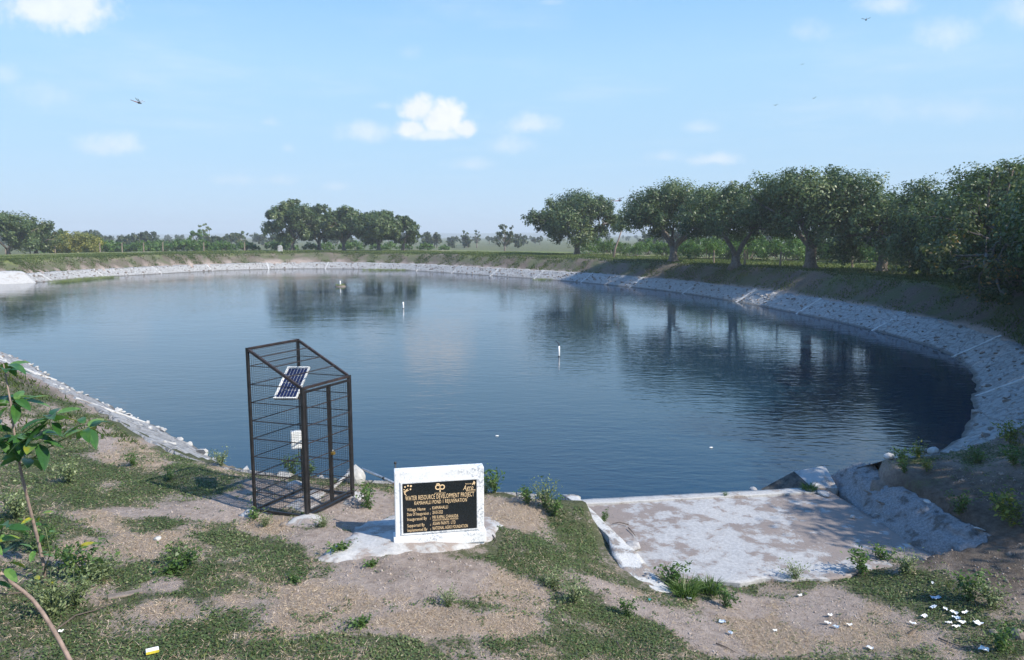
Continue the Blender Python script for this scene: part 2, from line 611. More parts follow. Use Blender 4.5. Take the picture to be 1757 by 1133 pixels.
M['wire'] = plain('dark_wire', (.012, .012, .013), .6, 0, .3, 20)
M['brass'] = plain('brass', (.55, .36, .10), .35, .9, .2, 40)
M['galv'] = plain('galvanised_steel', (.42, .43, .44), .42, .7, .25, 20)
M['white_plastic'] = plain('white_plastic', (.78, .79, .79), .4, 0, .05, 10)
M['paper'] = plain('white_paper', (.80, .79, .75), .8, 0, .08, 60)
M['blue_plastic'] = plain('pale_blue_plastic', (.45, .53, .62), .35, 0, .2, 40)
M['teal'] = plain('teal_plastic', (.05, .42, .40), .4, 0, .1, 40)
M['orange'] = plain('orange_band', (.55, .14, .04), .5, 0, .1, 40)
M['gold'] = plain('gold_paint', (.86, .62, .36), .5, 0, .06, 80)
M['plaque'] = plain('black_granite', (.010, .014, .017), .16, 0, .3, 120, 0, 40, .5)
M['stone'] = plain('grey_stone', (.36, .35, .345), .85, 0, .3, 7, .6, 25)
M['grit'] = plain('pale_grit', (.33, .28, .25), .9, 0, .35, 9)
M['brown_stone'] = plain('brown_stone', (.20, .165, .14), .9, 0, .3, 7, .6, 25)
M['white_stone'] = plain('lime_washed_stone', (.43, .425, .415), .85, 0, .2, 7, .6, 25)
M['wood'] = plain('weathered_wood', (.24, .19, .15), .9, 0, .3, 10, .4, 40)
M['black_plastic'] = plain('black_rubber', (.02, .02, .022), .5, 0, .2, 20)
M['red_insect'] = plain('red_insect_body', (.22, .03, .02), .4, 0, .3, 300)
M['bird_dark'] = plain('dark_feathers', (.06, .06, .065), .8, 0, .2, 50)
M['bird_white'] = plain('white_feathers', (.8, .8, .8), .8, 0, .05, 50)
M['dry_twig'] = plain('dark_dry_twig', (.10, .08, .065), .9, 0, .3, 20)

# insect wing: thin clear film
m, t, p, co, out = new_mat('insect_wing')
p.inputs['Base Color'].default_value = (.35, .36, .38, 1)
p.inputs['Roughness'].default_value = .2
tr = t.new('ShaderNodeBsdfTransparent')
mx = t.new('ShaderNodeMixShader'); mx.inputs[0].default_value = .45
t.l.new(tr.outputs[0], mx.inputs[1]); t.l.new(p.outputs[0], mx.inputs[2]); t.l.new(mx.outputs[0], out.inputs['Surface'])
M['wing'] = m

# whitewashed masonry
m, t, p, co, out = new_mat('worn_whitewash')
n1 = t.noise(co, 34, 6, .7)
n2 = t.noise(co, 3.2, 4, .6)
wear = t.math('MULTIPLY', t.smooth(n1, .46, .62), t.smooth(n2, .42, .64))
c = t.mix(wear, (.74, .74, .735, 1), (.32, .35, .40, 1))
t.l.new(c, p.inputs['Base Color'])
p.inputs['Roughness'].default_value = .85
t.l.new(t.bump(n1, .35, .008), p.inputs['Normal'])
M['whitewash'] = m

def concrete(name, a, b, dirt, amt, sc=1.0, bump=.5, sides=0.0):
    m, t, p, co, out = new_mat(name)
    n1 = t.noise(co, 2.4 * sc, 7, .65)
    n2 = t.noise(co, 18 * sc, 6, .7)
    c = t.mix(t.smooth(n2, .3, .7), (*a, 1), (*b, 1))
    if sides:
        sxy = t.new('ShaderNodeSeparateXYZ'); t.l.new(co, sxy.inputs[0])
        q = t.math('ABSOLUTE', t.math('ADD', sxy.outputs[0], .25))
        n1 = t.math('ADD', n1, t.math('MULTIPLY', t.math('SUBTRACT', t.smooth(q, .5, 2.3), .45), sides))
        n1 = t.math('ADD', n1, t.math('MULTIPLY', t.math('SUBTRACT', t.noise(co, .9, 3, .5), .5), .35))
    dm = t.math('MULTIPLY', t.smooth(t.math('ADD', n1, t.math('MULTIPLY', t.math('SUBTRACT', n2, .5), .35)), .58 - amt * .22, .68 - amt * .2), 1.0)
    dc = t.mix(t.noise(co, 60 * sc, 3, .6), tuple(x * .7 for x in dirt) + (1,), tuple(x * 1.3 for x in dirt) + (1,))
    c = t.mix(dm, c, dc)
    # fine dark cracks
    vo = t.new('ShaderNodeTexVoronoi', feature='DISTANCE_TO_EDGE')
    vo.inputs['Scale'].default_value = 1.6 * sc
    wv = t.new('ShaderNodeVectorMath', operation='ADD')
    nd = t.new('ShaderNodeTexNoise'); nd.inputs['Scale'].default_value = 3 * sc
    t.l.new(co, nd.inputs['Vector']); t.l.new(co, wv.inputs[0]); t.l.new(nd.outputs[1], wv.inputs[1])
    t.l.new(wv.outputs[0], vo.inputs['Vector'])
    cr = t.math('SUBTRACT', 1.0, t.smooth(vo.outputs['Distance'], .0, .02))
    c = t.mix(t.math('MULTIPLY', cr, t.math('MULTIPLY', t.smooth(n1, .45, .6), .5)), c, (.12, .11, .10, 1))
    t.l.new(c, p.inputs['Base Color'])
    p.inputs['Roughness'].default_value = .88
    hh = t.math('ADD', n2, t.math('MULTIPLY', dm, .4))
    t.l.new(t.bump(hh, bump, .015), p.inputs['Normal'])
    return m
M['slab'] = concrete('weathered_concrete', (.31, .305, .305), (.46, .455, .45), (.235, .195, .175), .72, sides=.15)
M['pad'] = concrete('pale_concrete', (.36, .355, .35), (.50, .49, .48), (.28, .235, .21), .55)
M['beam'] = concrete('clean_concrete', (.34, .335, .33), (.46, .455, .445), (.26, .22, .19), .22)
M['mortar'] = concrete('lumpy_mortar', (.13, .134, .142), (.285, .29, .305), (.10, .095, .09), .12, 1.6, 1.0)
M['plaster'] = concrete('lime_plaster', (.40, .40, .39), (.58, .575, .565), (.26, .22, .195), .30, 1.6, .9)
M['rib'] = concrete('rib_concrete', (.44, .435, .43), (.58, .575, .565), (.28, .25, .23), .2, 1.6, .7)
M['ramp'] = concrete('smooth_ramp_concrete', (.36, .355, .35), (.48, .47, .46), (.30, .26, .23), .15, .6, .3)
M['wet'] = concrete('dark_wedge_concrete', (.05, .05, .048), (.11, .105, .095), (.03, .03, .03), .3, 1.6, .4)

# stone pitching of the pond edge
m, t, p, co, out = new_mat('stone_pitching')
vo = t.new('ShaderNodeTexVoronoi', feature='DISTANCE_TO_EDGE')
vo.inputs['Scale'].default_value = 2.3
nd = t.new('ShaderNodeTexNoise'); nd.inputs['Scale'].default_value = 2.5; nd.inputs['Detail'].default_value = 4
wv = t.new('ShaderNodeVectorMath', operation='MULTIPLY_ADD')
t.l.new(co, nd.inputs['Vector']); t.l.new(nd.outputs[1], wv.inputs[0]); wv.inputs[1].default_value = (.5, .5, .5); t.l.new(co, wv.inputs[2])
t.l.new(wv.outputs[0], vo.inputs['Vector'])
n1 = t.noise(co, 9, 6, .7)
n0 = t.noise(co, .5, 4, .6)
edge = t.smooth(vo.outputs['Distance'], 0.0, .10)
c = t.mix(t.smooth(n1, .3, .7), (.31, .31, .31, 1), (.55, .545, .54, 1))
c = t.mix(t.math('MULTIPLY', t.smooth(n1, .54, .64), .8), c, (.20, .185, .17, 1))
c = t.mix(t.math('MULTIPLY', t.math('SUBTRACT', 1.0, edge), .6), c, (.22, .21, .20, 1))
c = t.mix(t.math('MULTIPLY', t.smooth(n0, .45, .7), .35), c, (.33, .31, .29, 1))
sz = t.new('ShaderNodeSeparateXYZ'); g = t.new('ShaderNodeNewGeometry'); t.l.new(g.outputs['Position'], sz.inputs[0])
wetf = t.math('SUBTRACT', 1.0, t.smooth(t.math('ADD', sz.outputs[2], t.math('MULTIPLY', n1, .12)), .09, .20))
c = t.mix(t.math('MULTIPLY', wetf, .75), c, (.10, .09, .075, 1))
t.l.new(c, p.inputs['Base Color'])
p.inputs['Roughness'].default_value = .9
t.l.new(t.bump(t.math('ADD', n1, t.math('MULTIPLY', edge, .6)), 1.0, .10), p.inputs['Normal'])
M['pitch'] = m

# ground: colours follow baked masks of where grass, straw and bare soil lie
m, t, p, co, out = new_mat('pond_bank_soil')
at = t.new('ShaderNodeAttribute', attribute_name='cover')
sp = t.new('ShaderNodeSeparateColor'); t.l.new(at.outputs['Color'], sp.inputs[0])
n1 = t.noise(co, 1.3, 6, .65); n2 = t.noise(co, 9, 6, .7); n3 = t.noise(co, 55, 4, .7)
def wob(v, k=.9):
    x = t.math('ADD', v, t.math('MULTIPLY', t.math('SUBTRACT', n2, .5), k * 1.4))
    x = t.math('ADD', x, t.math('MULTIPLY', t.math('SUBTRACT', t.noise(co, 24, 4, .7), .5), .9))
    x = t.math('ADD', x, t.math('MULTIPLY', t.math('SUBTRACT', n1, .5), 1.0))
    x = t.math('ADD', x, t.math('MULTIPLY', t.math('SUBTRACT', n3, .5), 1.0))
    return t.smooth(x, .32, .68)
soil = t.mix(t.smooth(n2, .3, .7), (.33, .265, .228, 1), (.50, .415, .365, 1))
soil = t.mix(t.math('MULTIPLY', t.smooth(n1, .48, .66), .5), soil, (.20, .158, .135, 1))
soil = t.mix(t.math('MULTIPLY', t.smooth(n3, .5, .72), .6), soil, (.44, .38, .345, 1))
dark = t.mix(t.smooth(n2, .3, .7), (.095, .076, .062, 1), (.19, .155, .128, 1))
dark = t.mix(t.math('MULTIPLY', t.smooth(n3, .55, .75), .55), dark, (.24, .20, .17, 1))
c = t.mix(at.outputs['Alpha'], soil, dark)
straw = t.mix(t.smooth(n3, .3, .7), (.30, .23, .175, 1), (.50, .40, .315, 1))
c = t.mix(wob(sp.outputs[1]), c, straw)
green = t.mix(t.smooth(n3, .32, .68), (.065, .078, .042, 1), (.15, .16, .085, 1))
c = t.mix(wob(sp.outputs[0]), c, green)
lush = t.mix(t.smooth(n2, .3, .7), (.10, .14, .04, 1), (.20, .22, .085, 1))
c = t.mix(wob(sp.outputs[2], .6), c, lush)
t.l.new(c, p.inputs['Base Color'])
p.inputs['Roughness'].default_value = .95
p.inputs['Specular IOR Level'].default_value = .15
t.l.new(t.bump(t.math('ADD', n2, t.math('MULTIPLY', n3, .9)), 1.0, .05), p.inputs['Normal'])
M['ground'] = m

# water
m, t, p, co, out = new_mat('pond_water')
p.inputs['Base Color'].default_value = (.009, .031, .056, 1)
p.inputs['Roughness'].default_value = .03
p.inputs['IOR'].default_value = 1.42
p.inputs['Specular IOR Level'].default_value = .5
mp = t.new('ShaderNodeMapping'); t.l.new(co, mp.inputs['Vector'])
mp.inputs['Rotation'].default_value = (0, 0, R(18)); mp.inputs['Scale'].default_value = (.55, 1.5, 1)
w1 = t.noise(mp.outputs[0], 2.1, 3, .5, .4)
w2 = t.noise(mp.outputs[0], .45, 3, .5, .3)
mp2 = t.new('ShaderNodeMapping'); t.l.new(co, mp2.inputs['Vector'])
mp2.inputs['Rotation'].default_value = (0, 0, R(-30)); mp2.inputs['Scale'].default_value = (.7, 1.6, 1)
w3 = t.noise(mp2.outputs[0], 3.4, 2, .5, .3)
gust = t.smooth(t.noise(co, .045, 3, .6), .35, .65)
hh = t.math('ADD', t.math('MULTIPLY', t.math('ADD', w1, t.math('MULTIPLY', w3, .5)), t.math('ADD', .3, t.math('MULTIPLY', gust, 1.0))), t.math('MULTIPLY', w2, .9))
t.l.new(t.bump(hh, 1.0, .011), p.inputs['Normal'])
WATER_P = p
M['water'] = m

# solar cells
m, t, p, co, out = new_mat('solar_cell')
p.inputs['Base Color'].default_value = (.012, .022, .085, 1)
p.inputs['Roughness'].default_value = .18
M['cell'] = m
# hill
M['hill'] = plain('hazy_hill', (.10, .11, .07), .95, 0, .4, .02)


# ------------------------------------------------------------------ ground sheet
GREEN = [(90, 662, 90, 13, 25), (235, 738, 100, 15, 25), (335, 785, 70, 20, 14), (180, 850, 100, 30, 8), (330, 830, 90, 22, 10), (60, 810, 70, 40, 0), (395, 945, 135, 48, 6),
         (470, 968, 75, 32, 0), (300, 990, 130, 38, 0), (150, 985, 70, 26, 0), (230, 1105, 210, 52, 0), (610, 1112, 150, 36, 0), (420, 1098, 110, 38, 0), (60, 905, 80, 50, 0),
         (920, 960, 110, 50, 22), (1000, 925, 55, 42, 30), (880, 940, 70, 14, 0), (1090, 1090, 100, 50, 28), (950, 1095, 130, 46, 0), (1020, 990, 60, 40, 30), (1195, 1035, 80, 36, 0),
         (1555, 1005, 105, 42, 8), (1640, 1050, 80, 60, 10), (1700, 1100, 90, 44, 0), (1480, 992, 70, 24, 0), (1715, 795, 95, 32, 0), (1560, 798, 70, 10, -5), (860, 845, 30, 16, 0),
         (950, 870, 40, 18, 20), (40, 740, 60, 18, 0), (60, 1040, 90, 50, 0), (540, 1060, 40, 16, 0), (300, 900, 120, 24, 5), (30, 680, 50, 12, 0)]
STRAW = [(230, 780, 75, 25, 8), (250, 930, 95, 28, -5), (200, 890, 70, 20, 0), (120, 935, 50, 28, 0), (560, 1040, 130, 28, -8), (640, 1010, 110, 25, -4), (500, 1078, 90, 22, -6),
         (290, 1042, 66, 20, -8), (870, 880, 66, 26, 10), (850, 1000, 95, 30, 10), (760, 1062, 140, 28, 0), (880, 1060, 80, 26, 0), (930, 1112, 45, 20, 0), (1350, 1060, 170, 38, 0),
         (1300, 1105, 130, 30, 0), (1500, 1100, 110, 34, 0), (420, 768, 46, 14, 10), (600, 885, 40, 18, 0), (330, 940, 50, 18, 0), (450, 905, 50, 14, 0), (340, 740, 60, 10, 20), (900, 1020, 60, 20, 20)]
BARE = [(370, 872, 80, 22, 6), (625, 872, 66, 30, 0), (560, 930, 66, 24, 0), (690, 982, 110, 34, 0), (770, 990, 80, 30, 0), (470, 855, 90, 26, 6), (255, 872, 60, 12, 0),
        (1060, 1020, 70, 16, 30), (1180, 1085, 90, 26, 26), (1260, 1045, 70, 20, 0), (1405, 1055, 60, 36, 0), (150, 745, 70, 14, 20), (280, 1005, 46, 14, -10), (40, 720, 40, 10, 0)]
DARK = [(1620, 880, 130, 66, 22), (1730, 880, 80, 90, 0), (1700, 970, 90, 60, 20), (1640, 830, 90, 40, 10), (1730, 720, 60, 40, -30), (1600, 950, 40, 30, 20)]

def ell(px, py, L):
    out = np.zeros(px.shape)
    for (cx, cy, rx, ry, an) in L:
        a = R(an)
        dx, dy = px - cx, py - cy
        ux, uy = dx * math.cos(a) + dy * math.sin(a), -dx * math.sin(a) + dy * math.cos(a)
        r = np.sqrt((ux / rx) ** 2 + (uy / ry) ** 2)
        out = np.maximum(out, 1 - sstep(r, .55, 1.35))
    return out

def cover(x, y, z, s):
    """masks: green, straw, lush, dark soil"""
    px, py = to_pix(x, y, z)
    r = np.hypot(x, y)
    nearw = 1 - sstep(np.hypot(x * .8, y - 6), 12.0, 17.0)
    jx, jy = (vnoise(x, y, .9, 41) - .5) * 70, (vnoise(x, y, .9, 43) - .5) * 40
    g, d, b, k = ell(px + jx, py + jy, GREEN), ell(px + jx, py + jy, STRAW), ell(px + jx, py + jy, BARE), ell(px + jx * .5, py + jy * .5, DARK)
    base_g = .52 + .8 * (vnoise(x, y, .9, 47, 4) - .5) + .22 * sstep(-x, 2, 9)
    base_d = .36 + .8 * (vnoise(x, y, 1.0, 53, 4) - .5)
    mot = (vnoise(x, y, 2.6, 57, 3) - .5) * .9
    gN = np.clip(np.maximum(base_g, g * .80) - .45 * d - .6 * b - .5 * k + mot * 1.0, 0, 1)
    dN = np.clip(np.maximum(base_d, d * .78) - .6 * b - .8 * k - mot * .8, 0, 1)
    # embankment beyond: dark earth slope with weeds, green crest
    sl = sstep(s, 1.6, 2.4) * (1 - sstep(s, 3.6, 5.4))
    cr = sstep(s + (vnoise(x, y, .35, 5) - .5) * 2.2, 3.3, 5.0)
    gF = np.clip((vnoise(x, y, .8, 61, 4) * 1.5 - .30) * sl + .3 * cr + .5 * sstep(s, 12, 35), 0, 1)
    dF = np.clip(.25 * cr + .45 * cr * (vnoise(x, y, .12, 67) > .58), 0, 1)
    lF = cr * np.clip(.25 + 1.0 * vnoise(x, y, .11, 71), 0, 1)
    G = gN * nearw + gF * (1 - nearw)
    D = dN * nearw + dF * (1 - nearw)
    L = lF * (1 - nearw) * (1 - .6 * sstep(s, 20, 60))
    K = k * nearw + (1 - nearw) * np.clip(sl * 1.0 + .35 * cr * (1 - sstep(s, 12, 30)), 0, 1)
    return G, D, L, K

angs = np.concatenate([np.linspace(-180, -62, 60, endpoint=False), np.linspace(-62, 62, 420, endpoint=False), np.linspace(62, 180, 60, endpoint=False)])
rs = [0.6]
while rs[-1] < 3400:
    rs.append(rs[-1] * 1.0135 + .004)
rs = np.array(rs)
aa, rr = np.meshgrid(np.radians(angs), rs)
X, Y = np.sin(aa) * rr, np.cos(aa) * rr
S = poly_sd(X, Y, POLY)
Z = height(X.ravel(), Y.ravel(), S).reshape(X.shape)
nr, na = X.shape
vid = np.arange(nr * na).reshape(nr, na)
nx = np.roll(vid, -1, axis=1)
faces = np.stack([vid[:-1], vid[1:], nx[1:], nx[:-1]], axis=-1).reshape(-1, 4)
# fill the middle
Vv = np.stack([X.ravel(), Y.ravel(), Z.ravel()], axis=1)
cz = float(Z[0].mean())
Vv = np.concatenate([Vv, [[0, 0, cz]]])
me = np_mesh('ground', Vv, faces[:, ::-1])
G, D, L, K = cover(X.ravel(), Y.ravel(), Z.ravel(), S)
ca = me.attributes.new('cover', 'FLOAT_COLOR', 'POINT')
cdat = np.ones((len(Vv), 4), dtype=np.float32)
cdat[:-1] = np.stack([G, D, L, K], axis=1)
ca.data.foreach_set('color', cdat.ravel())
bm = bmesh.new(); bm.from_mesh(me); bm.verts.ensure_lookup_table()
c0 = bm.verts[len(Vv) - 1]
for i in range(na):
    bm.faces.new((c0, bm.verts[(i + 1) % na], bm.verts[i]))
bmesh.ops.recalc_face_normals(bm, faces=bm.faces[:])
bm.to_mesh(me); bm.free()
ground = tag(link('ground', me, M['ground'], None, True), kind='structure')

# water sheet
wp = [(PA[i, 0] + NOR[i, 0] * .35, PA[i, 1] + NOR[i, 1] * .35) for i in range(0, len(PA), 4)]
wp += [(1.15, 12.8), (1.3, 13.1), (6.3, 13.75), (7.0, 14.3)]
bm = bmesh.new()
vs = [bm.verts.new((a, b, 0.0)) for a, b in wp]
f = bm.faces.new(vs)
bmesh.ops.triangulate(bm, faces=[f])
bmesh.ops.recalc_face_normals(bm, faces=bm.faces[:])
me = bpy.data.meshes.new('water'); bm.to_mesh(me); bm.free()
if me.polygons[0].normal.z < 0: me.flip_normals()
water = tag(link('water', me, M['water']), kind='structure')

# hills on the horizon: three low ridges
def ridge(name, a0, a1, dist, hmax, depth, seed):
    n, k = 120, 8
    vv = []
    for j in range(k + 1):
        for i in range(n + 1):
            u = i / n
            a = R(a0 + (a1 - a0) * u)
            hp = hmax * (0.35 + 0.65 * float(vnoise(np.array([u * 5.0]), np.array([seed * 1.7]), 1.0, seed, 4)[0])) * math.sin(math.pi * u) ** .6
            w = 1 - abs(j / k * 2 - 1)
            r = dist + depth * (j / k - .5)
            vv.append((math.sin(a) * r, math.cos(a) * r, 1.2 + hp * w ** .8))
    ff = [(j * (n + 1) + i, j * (n + 1) + i + 1, (j + 1) * (n + 1) + i + 1, (j + 1) * (n + 1) + i) for j in range(k) for i in range(n)]
    mb = MB(); mb.add(vv, ff)
    return tag(mb.build(name, M['hill'], None, True), kind='structure')
ridge('hills', -40, 55, 3000, 34, 500, 2)
ridge('hills', -12, 12, 2500, 20, 400, 5)

# air
hz = MB().box((0, 0, 28), (7000, 7000, 62)).build('haze', None)
m = bpy.data.materials.new('air'); m.use_nodes = True; m.node_tree.nodes.clear()
t = NT(m.node_tree)
pv = t.new('ShaderNodeVolumePrincipled')
pv.inputs['Color'].default_value = (.88, .95, 1.0, 1)
pv.inputs['Density'].default_value = .0006
pv.inputs['Anisotropy'].default_value = 0.0
ou = t.new('ShaderNodeOutputMaterial'); t.l.new(pv.outputs[0], ou.inputs['Volume'])
hz.data.materials.append(m)
tag(hz, kind='stuff')


# ------------------------------------------------------------------ pond lining: panels, ribs, embedded stones
lining = thing('pond_lining', (0, 0, 0), kind='structure')
CUM = np.concatenate([[0], np.cumsum(np.linalg.norm(np.diff(PA, axis=0), axis=1))])
def lin_pt(i, s, lift=0.0):
    """point of the lining at path index i (float), distance s from the water edge"""
    i0 = int(min(max(i, 0), len(PA) - 2)); f = i - i0
    p = PA[i0] * (1 - f) + PA[i0 + 1] * f
    n = NOR[i0] * (1 - f) + NOR[i0 + 1] * f
    return Vector((p[0] + n[0] * s, p[1] + n[1] * s, s / 1.7)) + Vector((-n[0] * .5, -n[1] * .5, .86)) * lift
rngl = random.Random(4)
rib_every = 18                                         # path steps of 0.5 m
rib_at = list(range(6, len(PA) - 4, rib_every))
bounds = [0] + rib_at + [len(PA) - 1]
SS = [-.9, -.4, 0, .3, .6, .9, 1.2, 1.5, 1.74]
for a, b in zip(bounds[:-1], bounds[1:]):
    mb = MB()
    vv = []
    for i in range(a, b + 1):
        for s in SS:
            k = float(vnoise(np.array([CUM[i]]), np.array([s]), 1.7, 77, 3)[0]) - .5
            top = 1.0 if s < 1.7 else 0.4
            vv.append(lin_pt(i, s + (k * .25 if s > 1.7 else 0), k * .17 * top))
        # the back of the lip goes into the soil
        vv.append(lin_pt(i, 1.86) + Vector((0, 0, -.25)))
    n = len(SS) + 1
    ff = [(i * n + j, (i + 1) * n + j, (i + 1) * n + j + 1, i * n + j + 1) for i in range(b - a) for j in range(n - 1)]
    mb.add(vv, ff)
    mb.build('panel', M['pitch'], lining, True)
for i in rib_at:
    mb = MB(); vv = []
    prof = [(-.11, -.08), (-.10, .02), (-.08, .03), (.08, .03), (.10, .02), (.11, -.08)]
    sl_ = [-.6, 0, .6, 1.2, 1.76]
    for s in sl_:
        for (u, l) in prof:
            vv.append(lin_pt(i + u / .5, s, l + rngl.uniform(-.006, .006)))
    n = len(prof)
    ff = [(a * n + j, a * n + j + 1, (a + 1) * n + j + 1, (a + 1) * n + j) for a in range(len(sl_) - 1) for j in range(n - 1)]
    ff += [tuple(range(n)), tuple(reversed([(len(sl_) - 1) * n + j for j in range(n)]))]
    mb.add(vv, ff)
    mb.build('rib', M['rib'], lining)

def rock_mesh(seed, flat=.6):
    rg = random.Random(seed)
    bm = bmesh.new()
    bmesh.ops.create_icosphere(bm, subdivisions=1, radius=1.0)
    for v in bm.verts:
        v.co = Vector((v.co.x * rg.uniform(.65, 1.15), v.co.y * rg.uniform(.6, 1.1), v.co.z * flat * rg.uniform(.7, 1.15)))
    me = bpy.data.meshes.new('stone'); bm.to_mesh(me); bm.free()
    return me
def slate_mesh(seed):
    rg = random.Random(seed)
    mb = MB()
    n = 7
    lo = [(math.cos(2 * math.pi * k / n) * rg.uniform(.7, 1.1), math.sin(2 * math.pi * k / n) * rg.uniform(.45, .8)) for k in range(n)]
    vs = [(x, y, -.14) for x, y in lo] + [(x * .9 + rg.uniform(-.06, .06), y * .9, .14 + rg.uniform(-.05, .05)) for x, y in lo]
    fs = [tuple(reversed(range(n))), tuple(range(n, 2 * n))] + [(k, (k + 1) % n, n + (k + 1) % n, n + k) for k in range(n)]
    mb.add(vs, fs)
    return mb.mesh('stone')
ROCKS = {k: [rock_mesh(20 + i, .55) for i in range(4)] + [slate_mesh(30 + i) for i in range(3)] for k in ('stone', 'brown_stone', 'white_stone')}
for k, L_ in ROCKS.items():
    for me in L_: me.materials.append(M[k])
cands = []
for i in range(4, len(PA) - 6):
    near_left = PA[i, 0] < -4 and PA[i, 1] < 48
    px_, py_ = PA[i]
    for _ in range(3 if not near_left else 3):
        if rngl.random() < (.95 if not near_left else .5):
            s = rngl.uniform(.1, 1.6) if not near_left else rngl.choice([rngl.uniform(-.05, .3), rngl.uniform(0, 1.5)])
            sz = rngl.uniform(.05, .15) if not near_left else rngl.uniform(.05, .125)
            if rngl.random() < .1: sz *= 1.5
            if px_ > 8 and py_ < 26 and rngl.random() < .5: sz *= 1.25
            kind = 'white_stone' if near_left else rngl.choice(['stone', 'stone', 'brown_stone'])
            d = math.hypot(px_, py_)
            cands.append((d / sz, i + rngl.random(), s, sz, kind, near_left))
cands.sort()
stuff = MB()
for q, (_, i, s, sz, kind, nl) in enumerate(cands):
    p = lin_pt(i, s, sz * .12)
    rot = Euler((rngl.uniform(-.5, .5), rngl.uniform(-.5, .5), rngl.uniform(0, 6.3)))
    if nl and rngl.random() < .5: rot = Euler((rngl.uniform(.6, 1.3), rngl.uniform(-.4, .4), rngl.uniform(0, 6.3)))
    me = rngl.choice(ROCKS[kind])
    if q < 298:
        o = bpy.data.objects.new('stone', me); COL.objects.link(o)
        o.parent = lining; o.location = p; o.rotation_euler = rot
        o.scale = (sz, sz * rngl.uniform(.7, 1.0), sz * rngl.uniform(.6, 1.1))
    else:
        mt = Matrix.Translation(p) @ rot.to_matrix().to_4x4() @ Matrix.Scale(sz * 1.15, 4)
        stuff.add([mt @ v.co for v in me.vertices], [tuple(pp.vertices) for pp in me.polygons])
so = stuff.build('stones', M['brown_stone'], lining)
so['kind'] = 'stuff'


# ------------------------------------------------------------------ inlet: slab, kerb, wing, mortar bank
def grid_solid(name, fn, nu, nv, mat, parent, drop=.4, smooth=True):
    """sheet fn(u,v)->Vector with a skirt going down"""
    vs = [fn(i / nu, j / nv) for j in range(nv + 1) for i in range(nu + 1)]
    id_ = lambda i, j: j * (nu + 1) + i
    fs = [(id_(i, j), id_(i + 1, j), id_(i + 1, j + 1), id_(i, j + 1)) for j in range(nv) for i in range(nu)]
    loop = [id_(i, 0) for i in range(nu)] + [id_(nu, j) for j in range(nv)] + [id_(i, nv) for i in range(nu, 0, -1)] + [id_(0, j) for j in range(nv, 0, -1)]
    b = len(vs)
    vs += [vs[k] - Vector((0, 0, drop)) for k in loop]
    n = len(loop)
    fs += [(loop[(k + 1) % n], loop[k], b + k, b + (k + 1) % n) for k in range(n)]
    mb = MB(); mb.add(vs, fs)
    o = mb.build(name, mat, parent, False)
    bm = bmesh.new(); bm.from_mesh(o.data)
    bmesh.ops.recalc_face_normals(bm, faces=bm.faces[:])
    for f in bm.faces: f.smooth = smooth and abs(f.normal.z) > .35
    bm.to_mesh(o.data); bm.free()
    return o
def N1(x, y, sc, sd): return float(vnoise(np.array([x]), np.array([y]), sc, sd, 3)[0]) - .5

inlet = thing('inlet_slab', (3.9, 12.2, .2), 'flat weathered concrete slab half covered with soil at the edge of the pond', 'concrete slab')
def slab_fn(u, v):
    vv_ = v
    if v > .6: vv_ = .6 + (v - .6) * (1 + N1(u * 5, 3, 1.3, 5) * .45)
    l = SLAB_L0.lerp(SLAB_L1, vv_); r = SLAB_R0.lerp(SLAB_R1, vv_)
    p = l.lerp(r, u)
    p.z += N1(p.x, p.y, 1.2, 6) * .05 + N1(p.x, p.y, 6, 7) * .02
    return p
grid_solid('surface', slab_fn, 44, 36, M['slab'], inlet, .6)
def beam_fn(u, v):
    l = Vector((1.3, 13.36, .185)).lerp(Vector((1.33, 13.08, .19)), v); r = Vector((6.15, 14.03, .185)).lerp(Vector((6.18, 13.75, .19)), v)
    p = l.lerp(r, u)
    p.z += N1(p.x * 2, p.y, 1.5, 8) * .02 + .012
    p.y += N1(p.x, 1, 2.5, 12) * (.05 if v > .5 else .015)
    return p
grid_solid('edge_beam', beam_fn, 60, 3, M['beam'], inlet, .7)

kerb = thing('kerb_wall', (1.4, 11, .4), 'low white plastered kerb running along the left side of the slab', 'kerb')
KP = [(1.22, 13.2, .26, .30), (1.10, 12.85, .42, .26), (1.08, 12.3, .56, .18), (1.28, 11.3, .63, .15), (1.52, 10.4, .63, .17), (1.66, 9.95, .60, .34), (1.80, 9.5, .53, .42), (1.98, 9.1, .44, .22)]
def kerb_fn(u, v):
    q = v * (len(KP) - 1); i = min(int(q), len(KP) - 2); f = q - i
    x, y, z, w = [KP[i][k] * (1 - f) + KP[i + 1][k] * f for k in range(4)]
    x += N1(y, 0, 2.2, 3) * .04
    w += .05
    return Vector((x - w * (1 - u) + .12 + .12 * v, y + N1(u, y, 3, 5) * .03, z + N1(x + u, y, 3.5, 6) * .05 + (1 - u) * .03 + .05))
grid_solid('kerb_face', kerb_fn, 5, 60, M['plaster'], kerb, .5)

bank = thing('mortar_bank', (6.95, 12, .5), 'lumpy grey mortar slope along the right side of the slab', 'mortar bank')
def bank_fn(u, v):
    l = Vector((6.72, 14.75, .10)).lerp(Vector((6.50, 10.75, .22)), v)
    r = Vector((7.35, 14.2, .66)).lerp(Vector((7.36, 10.3, .80)), v)
    if v > .8:
        l = l.lerp(Vector((6.95, 10.3, .33)), (v - .8) / .2); 
    p = l.lerp(r, u)
    p.z += math.sin(math.pi * u) * .10 + N1(p.x * 1.2, p.y, 1.6, 9) * .16 + N1(p.x, p.y, 5, 10) * .10 + N1(p.x, p.y, 14, 13) * .045
    if u > .9: p.z -= .04
    p.x += N1(p.y, u * 2, 1.1, 14) * .22
    p.y += N1(p.x * 2, u * 3, 1.3, 15) * (.5 if v > .9 else .12)
    return p
grid_solid('mortar_face', bank_fn, 34, 130, M['mortar'], bank, .4)
